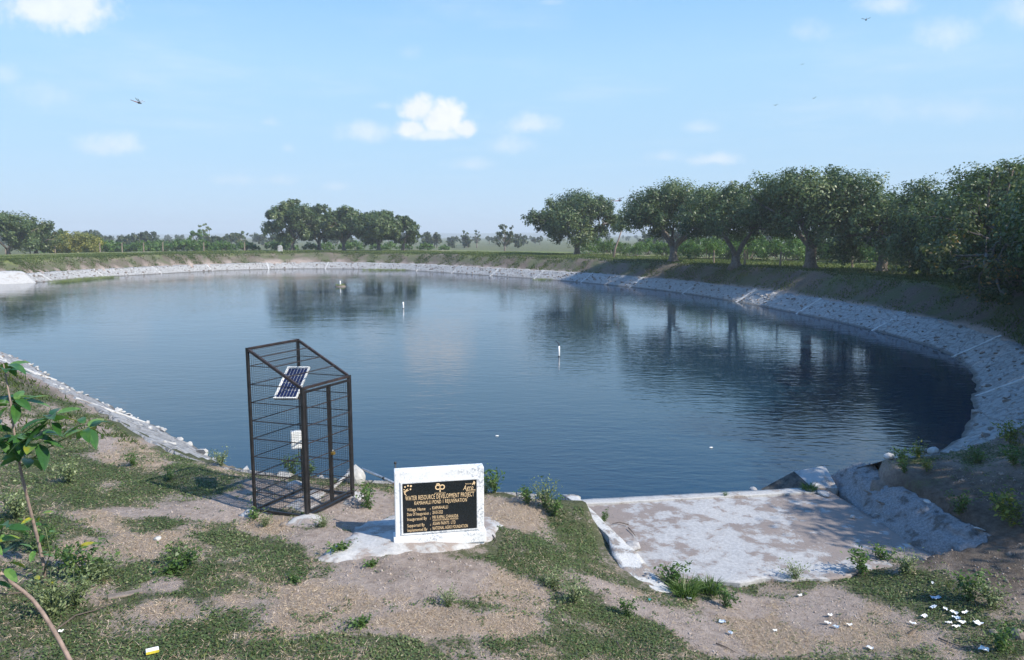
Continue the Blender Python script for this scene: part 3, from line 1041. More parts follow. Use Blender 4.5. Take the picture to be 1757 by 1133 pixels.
for (u, v, s_, k_) in ((.35, .36, .13, 'brown_stone'), (.30, .52, .13, 'brown_stone'), (.85, .95, .10, 'stone'), (.10, .58, .07, 'stone')):
    p = bank_fn(u, v)
    o = bpy.data.objects.new('stone', ROCKS[k_][5]); COL.objects.link(o); o.parent = bank
    o.location = p - origin(bank) + Vector((0, 0, .02)); o.scale = (s_ * 1.3, s_, s_ * .8); o.rotation_euler = (.3, -.4, 2.4 + v)

wing = thing('wing_wall', (6.2, 14.5, 0), 'dark concrete wedge beside the far right corner of slab', 'wing wall')
P1, P2, P3, P4, P5 = Vector((6.14, 13.99, .20)), Vector((5.98, 14.55, .36)), Vector((5.05, 14.42, -.10)), Vector((6.72, 14.75, .42)), Vector((6.66, 13.97, .20))
mb = MB(); mb.add([P1, P2, P3, P1 - Vector((0, 0, .5)), P3 - Vector((0, 0, .4))], [(0, 1, 2), (0, 2, 4, 3)])
mb.build('dark_face', M['wet'], wing)  # side face in much darker concrete than the top face
mb = MB(); mb.add([P1 + Vector((.004, 0, .004)), P5, P4, P2 + Vector((.004, .0, .004)), P1 - Vector((0, 0, .4)), P5 - Vector((0, 0, .4)), P4 - Vector((0, 0, .5)), P2 - Vector((0, -.04, .5))],
                  [(0, 1, 2, 3), (0, 4, 5, 1), (2, 6, 7, 3), (1, 5, 6, 2)])
mb.build('top_face', M['beam'], wing)

# left ramp on the far shore
ramp = thing('concrete_ramp', pix(20, 470, .6), 'smooth pale concrete ramp at the far left of the pond', 'ramp')
_q = [i for i in range(len(PA)) if PA[i, 1] > 60 and PA[i, 0] < -40 and -90 < to_pix(PA[i, 0], PA[i, 1], 0.0)[0] < 66]
RI0, RI1 = min(_q), max(_q)
def ramp_fn(u, v):
    i = RI0 + (RI1 - RI0) * u
    s_ = -.3 + v * (2.5 + .6 * u)
    p = lin_pt(i, s_)
    p.z = max(s_ / 1.7 if s_ < 1.8 else 0, gz(p.x, p.y)) + .13 + N1(p.x, p.y, .5, 4) * .06
    return p
grid_solid('ramp_face', ramp_fn, 40, 14, M['ramp'], ramp, .5)


# ------------------------------------------------------------------ pads and small masonry
def pad(name, poly_px, label, cat, z_lift=.035, mat='pad', res=.06, group=None, zref=None, rough=.2):
    pts = [on_ground(*p) for p in poly_px]
    poly = np.array([(p.x, p.y) for p in pts])
    x0, y0 = poly.min(0) - .2; x1, y1 = poly.max(0) + .2
    xs, ys = np.arange(x0, x1, res), np.arange(y0, y1, res)
    gx, gy = np.meshgrid(xs, ys)
    sd = poly_sd(gx, gy, poly).reshape(gx.shape) + (vnoise(gx, gy, 3.0, 11, 3) - .5) * rough * 1.6
    hz_ = height(gx, gy) + z_lift - np.clip(sd + .12, 0, .2) * .35
    inside = sd < 0.03
    idx = -np.ones(gx.shape, int)
    c = np.array([(p.x, p.y) for p in pts]).mean(0)
    th = thing(name, (c[0], c[1], gz(c[0], c[1])), label, cat, group)
    mb = MB(); vs, fs = [], []
    ok = inside[:-1, :-1] & inside[1:, :-1] & inside[1:, 1:] & inside[:-1, 1:]
    def vi(j, i):
        if idx[j, i] < 0:
            idx[j, i] = len(vs); vs.append((gx[j, i], gy[j, i], hz_[j, i]))
        return idx[j, i]
    for j in range(gx.shape[0] - 1):
        for i in range(gx.shape[1] - 1):
            if ok[j, i]: fs.append((vi(j, i), vi(j, i + 1), vi(j + 1, i + 1), vi(j + 1, i)))
    mb.add(vs, fs)
    o = mb.build('surface', M[mat], th, True)
    bm = bmesh.new(); bm.from_mesh(o.data)
    be = [e for e in bm.edges if e.is_boundary]
    r = bmesh.ops.extrude_edge_only(bm, edges=be)
    for v in [g for g in r['geom'] if isinstance(g, bmesh.types.BMVert)]: v.co.z -= .12
    bmesh.ops.recalc_face_normals(bm, faces=bm.faces[:])
    bm.to_mesh(o.data); bm.free()
    return th
pad('concrete_pad', [(545, 962), (600, 918), (622, 893), (680, 882), (838, 888), (862, 903), (850, 932), (800, 946), (730, 952), (640, 958), (575, 972)],
    'irregular pale concrete pad spread round the foot of the sign', 'concrete pad')
pad('footing', [(486, 903), (500, 890), (540, 882), (552, 895), (538, 906)], 'pale concrete footing under the front corner post of cage', 'footing', .05, 'pad', .03, 'concrete footings of the cage', rough=.06)
pad('footing', [(414, 885), (425, 873), (452, 872), (456, 886), (440, 893)], 'pale concrete footing under the left corner post of cage', 'footing', .05, 'pad', .03, 'concrete footings of the cage', rough=.06)
pad('footing', [(590, 864), (600, 846), (622, 846), (618, 858), (600, 870)], 'pale concrete footing under the right corner post of cage', 'footing', .05, 'pad', .03, 'concrete footings of the cage', rough=.06)
pad('footing', [(488, 872), (515, 855), (548, 836), (556, 846), (548, 872), (520, 880)], 'broken pale concrete footing at the foot of the solar pole', 'footing', .06, 'pad', .03, rough=.1)
pad('footing', [(488, 838), (510, 826), (520, 834), (500, 846)], 'small pale concrete block inside the cage near the water side', 'footing', .06, 'pad', .03, rough=.06)


# ------------------------------------------------------------------ wire cage
CZ = 1.2
cL, cF, cR = pix(438, 880, CZ), pix(527, 892, CZ), pix(605, 853, CZ)
cB = cL + cR - cF
tall, short = 2.5, 1.97
cage = thing('wire_cage', ((cL + cR) / 2).to_tuple()[:2] + (CZ,), 'tall black steel mesh cage with a sloping top standing at the water side', 'cage')
up = Vector((0, 0, 1))
tL, tB, tF, tR = cL + up * tall, cB + up * tall, cF + up * short, cR + up * short
ub, ua = (cL - cF).normalized(), (cR - cF).normalized()
def flat_rot(): 
    r = Matrix((ua, ub, up)).transposed()
    return r
FR = flat_rot()
def post(p, h, w, name='post', mat='steel', lo=0.0):
    mb = MB()
    n = [(-1, -1), (1, -1), (1, 1), (-1, 1)]
    vs = [p + ua * (i * w / 2) + ub * (j * w / 2) + up * lo for i, j in n] + [p + ua * (i * w / 2) + ub * (j * w / 2) + up * h for i, j in n]
    mb.add(vs, [(3, 2, 1, 0), (4, 5, 6, 7), (0, 1, 5, 4), (1, 2, 6, 5), (2, 3, 7, 6), (3, 0, 4, 7)])
    return mb.build(name, M[mat], cage, bevel=.004)
post(cL, tall, .036); post(cB, tall, .036); post(cF, short, .046); post(cR, short, .046)
def rail(a, b, w=.04, name='rail', mat='steel'):
    d = (b - a).normalized()
    return MB().bar(a + d * .026, b - d * .026, w).build(name, M[mat], cage, bevel=.004)
e = up * .05
for a, b in ((cL, cF), (cF, cR), (cR, cB), (cB, cL)): rail(a + e, b + e, .036)
for a, b in ((tL, tF), (tF, tR), (tR, tB), (tB, tL)): rail(a - up * .02, b - up * .02, .038, mat='rusty')

def side(a, b, ha, hb, inset, z0=.07, bars=8, nm='wire_mesh'):
    """wire mesh and crossbars between two posts"""
    d = (b - a); Lh = d.length; d.normalize()
    n = d.cross(up).normalized()
    off = n * inset
    mb = MB()
    k = int(Lh / .036)
    for i in range(1, k):
        s = Lh * i / k
        top = ha + (hb - ha) * s / Lh - .02
        mb.bar(a + d * s + up * z0 + off, a + d * s + up * top + off, .0023)
    zmax = max(ha, hb)
    z = z0 + .036
    while z < zmax - .03:
        s0, s1 = 0.0, Lh
        if ha != hb:
            sc = Lh * (z + .02 - ha) / (hb - ha)
            if ha > hb and z > hb - .02: s1 = min(Lh, max(0, sc))
            if hb > ha and z > ha - .02: s0 = max(0, min(Lh, sc))
        if s1 - s0 > .05: mb.bar(a + d * s0 + up * z + off, a + d * s1 + up * z + off, .0023)
        z += .036
    mb.build(nm, M['wire'], cage)
    for i in range(1, bars):
        z = .05 + (zmax - .05) * i / bars
        s0, s1 = 0.0, Lh
        if ha != hb:
            sc = Lh * (z + .02 - ha) / (hb - ha)
            if ha > hb and z > hb - .02: s1 = max(0, sc)
            if hb > ha and z > ha - .02: s0 = max(0, sc)
        if s1 - s0 > .08: MB().bar(a + d * s0 + up * z + off * 1.6, a + d * s1 + up * z + off * 1.6, .011).build('crossbar', M['rusty'], cage)
side(cL + ub * -.02, cF + ub * .025, tall, short, -.006, bars=9)
side(cB + ub * -.02, cR + ub * .025, tall, short, .006, bars=9)
side(cL + ua * .02, cB - ua * .02, tall, tall, .006, bars=9)
# roof mesh
mb = MB()
for i in range(1, 28):
    f = i / 28
    mb.bar(tL.lerp(tB, f) + up * .002, tF.lerp(tR, f) + up * .002, .0023)
    mb.bar(tL.lerp(tF, f) - up * .002, tB.lerp(tR, f) - up * .002, .0023)
mb.build('roof_mesh', M['wire'], cage)
for f in (.25, .5, .75):
    MB().bar(tL.lerp(tF, f) + up * .008, tB.lerp(tR, f) + up * .008, .011).build('crossbar', M['rusty'], cage)
# double door on the front right side
for w0, w1 in ((.035, .505), (.535, .965)):
    A, Bq = cF.lerp(cR, w0), cF.lerp(cR, w1)
    out_ = -ub * .012
    fm = MB()
    lo, hi, w = .10, short - .06, .034
    dd = (Bq - A).normalized()
    fm.bar(A + up * lo + out_, A + up * hi + out_, w)
    fm.bar(Bq + up * lo + out_, Bq + up * hi + out_, w)
    fm.bar(A + dd * .018 + up * (lo + .017) + out_, Bq - dd * .018 + up * (lo + .017) + out_, .033)
    fm.bar(A + dd * .018 + up * (hi - .017) + out_, Bq - dd * .018 + up * (hi - .017) + out_, .033)
    dr = fm.build('door', M['steel'], cage)
    nb = MB()
    Lh = (Bq - A).length
    k = int(Lh / .036)
    for i in range(1, k): nb.bar(A + dd * Lh * i / k + up * (lo + .03) + out_, A + dd * Lh * i / k + up * (hi - .03) + out_, .0023)
    z = lo + .05
    while z < hi - .03:
        nb.bar(A + dd * .017 + up * z + out_, Bq - dd * .017 + up * z + out_, .0023); z += .036
    nb.build('wire_mesh', M['wire'], dr)
    for i in range(1, 7):
        z = lo + (hi - lo) * i / 7
        MB().bar(A + dd * .018 + up * z + out_ * 1.3, Bq - dd * .018 + up * z + out_ * 1.3, .011).build('crossbar', M['rusty'], dr)
# padlock hanging on the door stiles
pc = cF.lerp(cR, .52) + up * .86 - ub * .055
lock = thing('padlock', pc, 'small brass padlock hanging on the cage door', 'padlock')
MB().box(pc, (.05, .05, .045), FR @ Euler((0, 0, 0)).to_matrix()).build('body', M['brass'], lock, bevel=.006)
MB().tube([pc + ua * (.016 * math.cos(a)) + up * (.022 + .03 * math.sin(a)) for a in np.linspace(0, math.pi, 9)], .004, 6).build('shackle', M['galv'], lock, True)

# ------------------------------------------------------------------ solar gauge post in the cage
pb = pix(524, 868, CZ)
sp_ = thing('solar_post', pb, 'small blue solar panel on a steel pole inside the cage', 'solar panel')
MB().tube([pb, pb + up * 1.72], .022, 12).build('pole', M['galv'], sp_, True)
pcn = pb + Vector((-.12, -.02, 1.93))
uw = Vector((1, -.02, 0)).normalized()
uu = (Vector((0, .42, .40)) + uw * .10).normalized()
un = uw.cross(uu).normalized()
PR = Matrix((uw, uu, un)).transposed()
PWd, PHt = .34, .58
MB().box(pcn - un * .018, (PWd - .02, PHt - .02, .02), PR).build('back_sheet', M['white_plastic'], sp_)
fr = MB()
for sgn in (-1, 1):
    fr.box(pcn + uw * sgn * (PWd / 2 - .008), (.018, PHt, .034), PR)
    fr.box(pcn + uu * sgn * (PHt / 2 - .009), (PWd - .034, .018, .034), PR)
fr.build('frame', M['white_plastic'], sp_)
nc, nrw = 6, 4
for i in range(nc):
    for j in range(nrw):
        cw, ch = (PWd - .05) / nc, (PHt - .05) / nrw
        c_ = pcn + uw * ((i + .5) * cw - (PWd - .05) / 2) + uu * ((j + .5) * ch - (PHt - .05) / 2) - un * .002
        MB().box(c_, (cw - .012, ch - .012, .012), PR).build('solar_cell', M['cell'], sp_)
for sgn in (-1, 1):
    MB().bar(pb + up * 1.66, pcn - un * .03 + uu * sgn * .16, .022).build('bracket', M['rusty'], sp_)
MB().bar(pcn - un * .034 - uw * .17 + uu * -.275, pcn - un * .034 + uw * .17 + uu * -.275, .02).build('bracket', M['rusty'], sp_)
bc = pb + Vector((-.085, -.05, 1.06))
bx = MB().box(bc, (.15, .09, .27), Euler((0, 0, .35)).to_matrix()).build('control_box', M['white_plastic'], sp_, bevel=.01)
MB().box(bc + Vector((.018, -.049, 0)), (.12, .004, .235), Euler((0, 0, .35)).to_matrix()).build('lid', M['white_plastic'], bx)
MB().tube([bc + Vector((.03, 0, -.13)), bc + Vector((.03, -.01, -.24)), bc + Vector((.06, 0, -.31)), pb + Vector((0, -.03, .66)), pb + Vector((0, -.028, .5))], .007, 6).build('cable', M['black_plastic'], sp_, True)

# ------------------------------------------------------------------ inauguration sign
sb0, sb1 = pix(679, 937, 1.2), pix(831, 925, 1.2)
su = (sb1 - sb0); su.z = 0; SWd = su.length; su.normalize()
sn = Vector((su.y, -su.x, 0))
SH, ST = 1.02, .17
sign = thing('memorial_sign', (sb0.x, sb0.y, 1.2), 'white masonry sign block with a black lettered plaque beside the cage', 'sign')
def sp3(u, v, w=0.0): return sb0 + su * u + up * v + sn * w
SR = Matrix((su, -sn, up)).transposed()
bm = bmesh.new()
nu_, nv_ = 24, 20
MBs = MB()
body = MB().box(sp3(SWd / 2, SH / 2 - .06, -ST / 2), (SWd, ST, SH + .12), SR).build('body', M['whitewash'], sign, bevel=.012)
MB().box(sp3(SWd / 2, .045, -ST / 2), (SWd + .05, ST + .06, .15), SR).build('plinth', M['whitewash'], sign, bevel=.012)
PX0, PX1, PZ0, PZ1 = .105, SWd - .105, .175, .855
PWI, PHE = PX1 - PX0, PZ1 - PZ0
pq = MB().box(sp3((PX0 + PX1) / 2, (PZ0 + PZ1) / 2, .008), (PWI, .024, PHE), SR).build('plaque', M['plaque'], sign, bevel=.003)
fr = MB()
for zz_ in (PZ0 - .014, PZ1 + .014): fr.box(sp3((PX0 + PX1) / 2, zz_, .006), (PWI + .056, .02, .024), SR)
for xx_ in (PX0 - .014, PX1 + .014): fr.box(sp3(xx_, (PZ0 + PZ1) / 2, .006), (.024, .02, PHE), SR)
fr.build('plaster_frame', M['whitewash'], sign, bevel=.003)
FACE = .0215
def letters(txt, x0, x1, base, cap, shear=0.0, bold=.0, name='lettering', fit=True):
    cu = bpy.data.curves.new('lettering', 'FONT')
    cu.body = txt; cu.size = 1.0; cu.offset = bold; cu.shear = shear; cu.extrude = 0.0; cu.resolution_u = 3; cu.fill_mode = 'FRONT'; cu.space_character = 1.12
    ob = bpy.data.objects.new('lettering_curve', cu); COL.objects.link(ob)
    dg = bpy.context.evaluated_depsgraph_get(); dg.update()
    me = bpy.data.meshes.new_from_object(ob.evaluated_get(dg))
    bpy.data.objects.remove(ob)
    co = np.array([v.co[:] for v in me.vertices])
    mn, mx_ = co[:, 0].min(), co[:, 0].max()
    sx_ = (x1 - x0) * PWI / (mx_ - mn)
    sy_ = cap * PHE / .72
    vs = [sp3(PX0 + x0 * PWI + (p[0] - mn) * sx_, PZ1 - base * PHE + p[1] * sy_, FACE) for p in co]
    mb = MB(); mb.add(vs, [tuple(pp.vertices) for pp in me.polygons])
    bpy.data.meshes.remove(me)
    return mb.build(name, M['gold'], pq)
letters('WATER RESOURCE DEVELOPMENT PROJECT', .035, .965, .335, .095, bold=.0)
letters('KAMAHALLI POND 1 REJUVENATION', .155, .865, .435, .078, bold=.0)
for L_, b_, x1, R_, x2 in (('Village Name', .555, .30, 'KAMAHALLI', .605), ('Date Of Inauguration', .65, .345, '28-03-2022', .535), ('Inaugurated By', .75, .315, 'MR KAMAL CHHAUDA', .745),
                           ('Supported By', .88, .285, 'ASIAN PAINTS  LTD', .705), ('Implemented By', .975, .32, 'NATIONAL AGRO FOUNDATION', .875)):
    letters(L_, .055, x1, b_, .066, bold=.0)
    letters(':', .362, .371, b_, .05, bold=.0)
    letters(R_, .395, x2, b_ - .005, .068, bold=.0)
letters('ASSOCIATE GENERAL MANAGER', .395, .745, .79, .038, bold=.0)
letters('asianpaints', .425, .575, .235, .03, bold=.0)
letters('National', .845, .93, .085, .03, .2)
letters('Agro', .815, .955, .195, .10, .35, .0)
letters('Foundation', .89, .985, .235, .022, .2)
def emblem(strokes, dots=(), nm='emblem'):
    mb = MB()
    for pts, w in strokes:
        ws = w if isinstance(w, (list, tuple)) else [w] * len(pts)
        vs, fs = [], []
        for i, (a, b) in enumerate(pts):
            a0, b0 = pts[max(i - 1, 0)]; a1, b1 = pts[min(i + 1, len(pts) - 1)]
            tx, ty = (a1 - a0) * PWI, (b1 - b0) * PHE
            l = math.hypot(tx, ty) or 1
            nx_, ny_ = -ty / l, tx / l
            for sg in (-1, 1): vs.append(sp3(PX0 + a * PWI + nx_ * sg * ws[i] / 2, PZ1 - b * PHE - ny_ * sg * ws[i] / 2, FACE))
        fs = [(2 * i, 2 * i + 1, 2 * i + 3, 2 * i + 2) for i in range(len(pts) - 1)]
        mb.add(vs, fs)
    for (a, b, r_) in dots:
        vs = [sp3(PX0 + a * PWI + math.cos(q) * r_, PZ1 - b * PHE + math.sin(q) * r_, FACE) for q in np.linspace(0, 2 * math.pi, 14, endpoint=False)]
        mb.add(vs, [tuple(range(14))])
    return mb.build(nm, M['gold'], pq)
AR = PWI / PHE
arc = lambda cx, cy, r_, a0, a1, n=22: [(cx + math.cos(R(q)) * r_ / AR, cy - math.sin(R(q)) * r_) for q in np.linspace(a0, a1, n)]
emblem([(arc(.472, .105, .043, 0, 360), .014), ([(.5, .155), (.4995, .075), (.494, .045), (.482, .035), (.468, .035), (.452, .043)], .014),
        (arc(.532, .105, .043, 0, 360), .014), ([(.502, .06), (.502, .205)], .014)])
emblem([([(.055, .235), (.038, .215), (.028, .19), (.03, .165), (.045, .14), (.06, .12)], [.004, .010, .014, .016, .012, .004]),
        ([(.01, .155), (.03, .15), (.052, .12), (.075, .095)], [.006, .014, .014, .004]), ([(.035, .165), (.058, .135), (.085, .13)], [.006, .014, .004])],
       [(.033, .055, .011), (.073, .035, .012), (.112, .045, .014), (.105, .11, .011), (.02, .11, .008)])
emblem([([(.935, .11), (.955, .075), (.965, .02), (.975, .06), (.968, .11)], [.003, .018, .006, .016, .003])])
emblem([([(.885, .205), (.985, .2)], .005)], nm='underline')
st = pix(676, 812, 1.2)
stake = thing('stake', sp3(-.035, 0, -ST - .05), 'thin black stake poking up behind the top left corner of sign', 'stake')
MB().tube([sp3(.05, -.1, -ST - .05), sp3(.04, SH * .6, -ST - .06), sp3(.022, SH + .05, -ST - .05)], [.012, .012, .010], 8).build('rod', M['black_plastic'], stake, True)
MB().ball(sp3(.022, SH + .055, -ST - .05), .02, 8, 6).build('cap', M['black_plastic'], stake, True)

# boulder and pipes by the water
def rock_thing(name, p, size, label, mat, seed, sc=(1, 1, 1), group=None, cat='stone', sink=.25):
    rg = random.Random(seed)
    bm = bmesh.new(); bmesh.ops.create_icosphere(bm, subdivisions=2, radius=1.0)
    for v in bm.verts:
        k = 1 + .25 * (N1(v.co.x * 1.3 + seed, v.co.y * 1.3 + v.co.z, 1.2, seed) * 2)
        v.co = Vector((v.co.x * sc[0], v.co.y * sc[1], v.co.z * sc[2])) * (size * k)
    me = bpy.data.meshes.new(name); bm.to_mesh(me); bm.free()
    o = link(name, me, M[mat])
    o.location = Vector(p) + up * (size * sc[2] * (1 - 2 * sink) * .8)
    o.rotation_euler = (0, 0, rg.uniform(0, 6))
    return tag(o, label, cat, group)
bp = pix(611, 826, 1.03)
rock_thing('boulder', (bp.x, bp.y, gz(bp.x, bp.y)), .19, 'rough white boulder at the bank behind the right post of cage', 'white_stone', 3, (.85, .9, 1.0), None, 'boulder', .1)
pa, pe = Vector((bp.x + .1, bp.y + .05, 1.24)), pix(690, 836, 1.06)
pp1 = thing('pipe', pa, 'thin grey metal pipe with an orange band running behind the sign', 'pipe', 'metal pipes by the cage')
MB().tube([pa, pa.lerp(pe, .5) + up * .01, pe + (pe - pa) * .5], .022, 10).build('tube', M['galv'], pp1, True)
q = pa.lerp(pe, .84); dq = (pe - pa).normalized()
MB().tube([q - dq * .03 + up * .003, q + dq * .03 + up * .003], .027, 10).build('band', M['orange'], pp1, True)
q = pa.lerp(pe, .55)
MB().tube([q - dq * .02 + up * .007, q + dq * .02 + up * .007], .026, 10).build('coupling', M['black_plastic'], pp1, True)
pa2, pe2 = Vector((bp.x - .08, bp.y - .02, 1.22)), pix(562, 846, 1.22)
pp2 = thing('pipe', pe2, 'short pale pipe running from the boulder into the cage', 'pipe', 'metal pipes by the cage')
MB().tube([pa2, pa2.lerp(pe2, .5), pe2], .028, 10).build('tube', M['plaster'], pp2, True)


# ------------------------------------------------------------------ trees
def rnp(seed): return np.random.default_rng(seed)

def crown_cloud(rng, lobes, per, leaf, spread=.42):
    """lobes: (x,y,z,r); leaves sit in a shell round each lobe, denser outside"""
    C, Nn, T = [], [], []
    for (x, y, z, r) in lobes:
        n = int(per * r * r)
        if n < 8: n = 8
        d = unit(rng.normal(size=(n, 3)))
        d[:, 2] *= .8
        # sub clumps
        k = max(4, int(n / 45))
        cc = unit(rng.normal(size=(k, 3))) * r * rng.uniform(.55, 1.12, size=(k, 1)) * np.array([1, 1, .7])
        which = rng.integers(0, k, n)
        off = np.clip(rng.normal(size=(n, 3)), -1.7, 1.7) * r * spread * .5
        c = cc[which] + off
        C.append(c + np.array([x, y, z]))
        Nn.append(unit(c) * .75 + unit(off + 1e-6) * .5 + rng.normal(size=(n, 3)) * .42 + np.array([0, 0, .35]))
        T.append(np.clip(rng.normal(.42, .2, n) + rng.normal(0, .15), 0, 1))
    C, Nn, T = np.concatenate(C), np.concatenate(Nn), np.concatenate(T)
    sz = leaf * rng.uniform(.6, 1.25, len(C))
    return leaf_quads(C, Nn, sz, rng), T

def make_tree(name, seed, H, RR, label, cat='tree', group=None, leafmat='fig', trunk_r=.38, fork=1.5, per=420, leaf=.26, nl=26, low=.30, lean=(0, 0), flatten=1.0, twigs=True):
    rng = rnp(seed); rg = random.Random(seed)
    root = thing(name, (0, 0, 0), label, cat, group)
    fk = Vector((lean[0] * .3, lean[1] * .3, fork))
    mb = MB()
    base_pts = [Vector((0, 0, -.35)), Vector((0, 0, .15)), fk * .5 + Vector((rg.uniform(-.08, .08), rg.uniform(-.08, .08), 0)), fk]
    mb.tube(base_pts, [trunk_r * 1.45, trunk_r * 1.12, trunk_r * .92, trunk_r * .95], 12)
    for k in range(6):            # root flare
        a = k * 1.05 + rg.uniform(-.2, .2)
        mb.tube([Vector((math.cos(a) * trunk_r * 1.7, math.sin(a) * trunk_r * 1.7, -.25)), Vector((math.cos(a) * trunk_r * .9, math.sin(a) * trunk_r * .9, .25)), Vector((math.cos(a) * trunk_r * .5, math.sin(a) * trunk_r * .5, fork * .6))],
                [trunk_r * .35, trunk_r * .35, trunk_r * .3], 6)
    lobes = []
    zc = H * (low + 1) / 2
    hz_ = H * (1 - low) / 2
    for k in range(nl):
        ga = k * 2.399963 + rg.uniform(-.3, .3)
        zf = -0.75 + 1.72 * (k + .5) / nl
        zf = max(-.85, min(1.08, zf + rg.uniform(-.22, .22)))
        rad = math.sqrt(max(0.05, 1 - min(1, abs(zf)) ** 2.3)) * rg.uniform(.5, 1.04)
        lr = RR * rg.choice([rg.uniform(.15, .24), rg.uniform(.22, .38)])
        lobes.append((math.cos(ga) * rad * (RR - lr * .5) + lean[0], math.sin(ga) * rad * (RR - lr * .5) + lean[1], zc + zf * (hz_ - lr * .6) * flatten, lr))
    lobes.append((lean[0] * 1.1, lean[1] * 1.1, zc + hz_ * .3, RR * .34))
    # main limbs, then branches to every lobe
    nlm = rg.choice([4, 5, 5])
    limbs = []
    for k in range(nlm):
        a = k * 2 * math.pi / nlm + rg.uniform(-.35, .35)
        rr_ = RR * rg.uniform(.38, .55)
        tip = Vector((math.cos(a) * rr_ + lean[0] * .8, math.sin(a) * rr_ + lean[1] * .8, fork + (H - fork) * rg.uniform(.30, .48)))
        mid = fk.lerp(tip, .5) + Vector((rg.uniform(-.25, .25), rg.uniform(-.25, .25), -.12 * (tip - fk).length * .5 + rg.uniform(0, .2)))
        pts = catmull([fk - up * .25, fk.lerp(mid, .5) + Vector((rg.uniform(-.1, .1), rg.uniform(-.1, .1), 0)), mid, tip], .5)
        n_ = len(pts)
        r0 = trunk_r * rg.uniform(.5, .66)
        mb.tube(pts, [r0 * (1 - .55 * i / (n_ - 1)) for i in range(n_)], 8)
        limbs.append((tip, mid, r0))
    for (x, y, z, r) in lobes:
        c = Vector((x, y, z))
        tip, mid, r0 = min(limbs, key=lambda q: (q[0] - c).length)
        s = mid.lerp(tip, rg.uniform(.3, 1.0))
        m_ = s.lerp(c, .5) + Vector((rg.uniform(-.3, .3), rg.uniform(-.3, .3), rg.uniform(-.25, .15)))
        pts = catmull([s, m_, c], .5)
        n_ = len(pts)
        mb.tube(pts, [r0 * .42 * (1 - .75 * i / (n_ - 1)) + .012 for i in range(n_)], 6)
        if twigs:
            for _ in range(3):
                e_ = c + Vector((rg.gauss(0, 1), rg.gauss(0, 1), rg.gauss(0, .8))).normalized() * r * .95
                mb.tube([m_.lerp(c, .6), c.lerp(e_, .5) + Vector((0, 0, .1)), e_], [r0 * .16 + .01, .018, .008], 4)
    mb.build('trunk', M['bark'], root, True)
    Q, T = crown_cloud(rng, lobes, per, leaf)
    keep = Q[:, :, 2].min(axis=1) > .15
    link('crown', quads_mesh('crown', Q[keep], T[keep]), M[leafmat], root)
    return root

def place(root, p, rz=0.0, sc=1.0, zs=None):
    root.location = p
    root.rotation_euler = (0, 0, rz)
    root.scale = (sc, sc, zs or sc)
    return root

GR = 'broad fig trees along the right bank'
def base_at(px_, y_, zg=None):
    """standing point in the world at depth y_ seen in pixel column px_"""
    x_ = (px_ - 878.5) / FPX * (y_ * CP + 3.0 * SP)
    return Vector((x_, y_, gz(x_, y_) - .05))
place(make_tree('fig_tree', 11, 8.6, 7.2, 'wide dark green fig tree standing alone left of the right hand row', group=GR, trunk_r=.42, fork=1.7, per=330, leaf=.36, nl=30, low=.16), base_at(990, 104))
place(make_tree('fig_tree', 12, 8.4, 6.0, 'fig tree with a forked trunk first from the left in the close right hand row', group=GR, trunk_r=.44, fork=1.7, per=470, leaf=.27, nl=28, low=.27), base_at(1155, 77))
place(make_tree('fig_tree', 13, 7.6, 5.3, 'fig tree with a short split trunk second from the left in the close row', group=GR, trunk_r=.42, fork=1.1, per=480, leaf=.25, nl=28, low=.27), base_at(1262, 66.5), .6)
place(make_tree('fig_tree', 14, 8.4, 5.8, 'tallest fig tree of the close row with thick low spreading limbs', group=GR, trunk_r=.46, fork=1.8, per=520, leaf=.25, nl=32, low=.26), base_at(1390, 60), 1.1)
place(make_tree('fig_tree', 15, 6.0, 4.6, 'fig tree set back between the tallest fig tree and the dark mass at the right', group=GR, trunk_r=.36, fork=1.5, per=460, leaf=.25, nl=28, low=.0), base_at(1512, 55))
F1 = make_tree('fig_tree', 16, 6.9, 5.2, 'large dark shaded fig tree with low hanging crown near the right edge', group=GR, trunk_r=.45, fork=1.6, per=600, leaf=.22, nl=38, low=-.06)
place(F1, base_at(1650, 46))
place(make_tree('fig_tree', 17, 7.4, 5.2, 'tallest dark fig tree cut by the right edge of the photo', group=GR, trunk_r=.45, fork=1.6, per=600, leaf=.21, nl=38, low=-.06), base_at(1765, 42.5))
place(make_tree('drooping_tree', 18, 4.8, 4.3, 'nearest drooping tree with orange tinged leaves at the right edge', leafmat='rust_leaf', trunk_r=.26, fork=1.0, per=420, leaf=.19, nl=34, low=-.25), base_at(1782, 31.5))
place(make_tree('fig_tree', 19, 6.7, 4.8, 'dark fig tree between the drooping tree and the tallest tree at the right edge', group=GR, trunk_r=.42, fork=1.5, per=560, leaf=.21, nl=36, low=-.05), base_at(1738, 38.5))
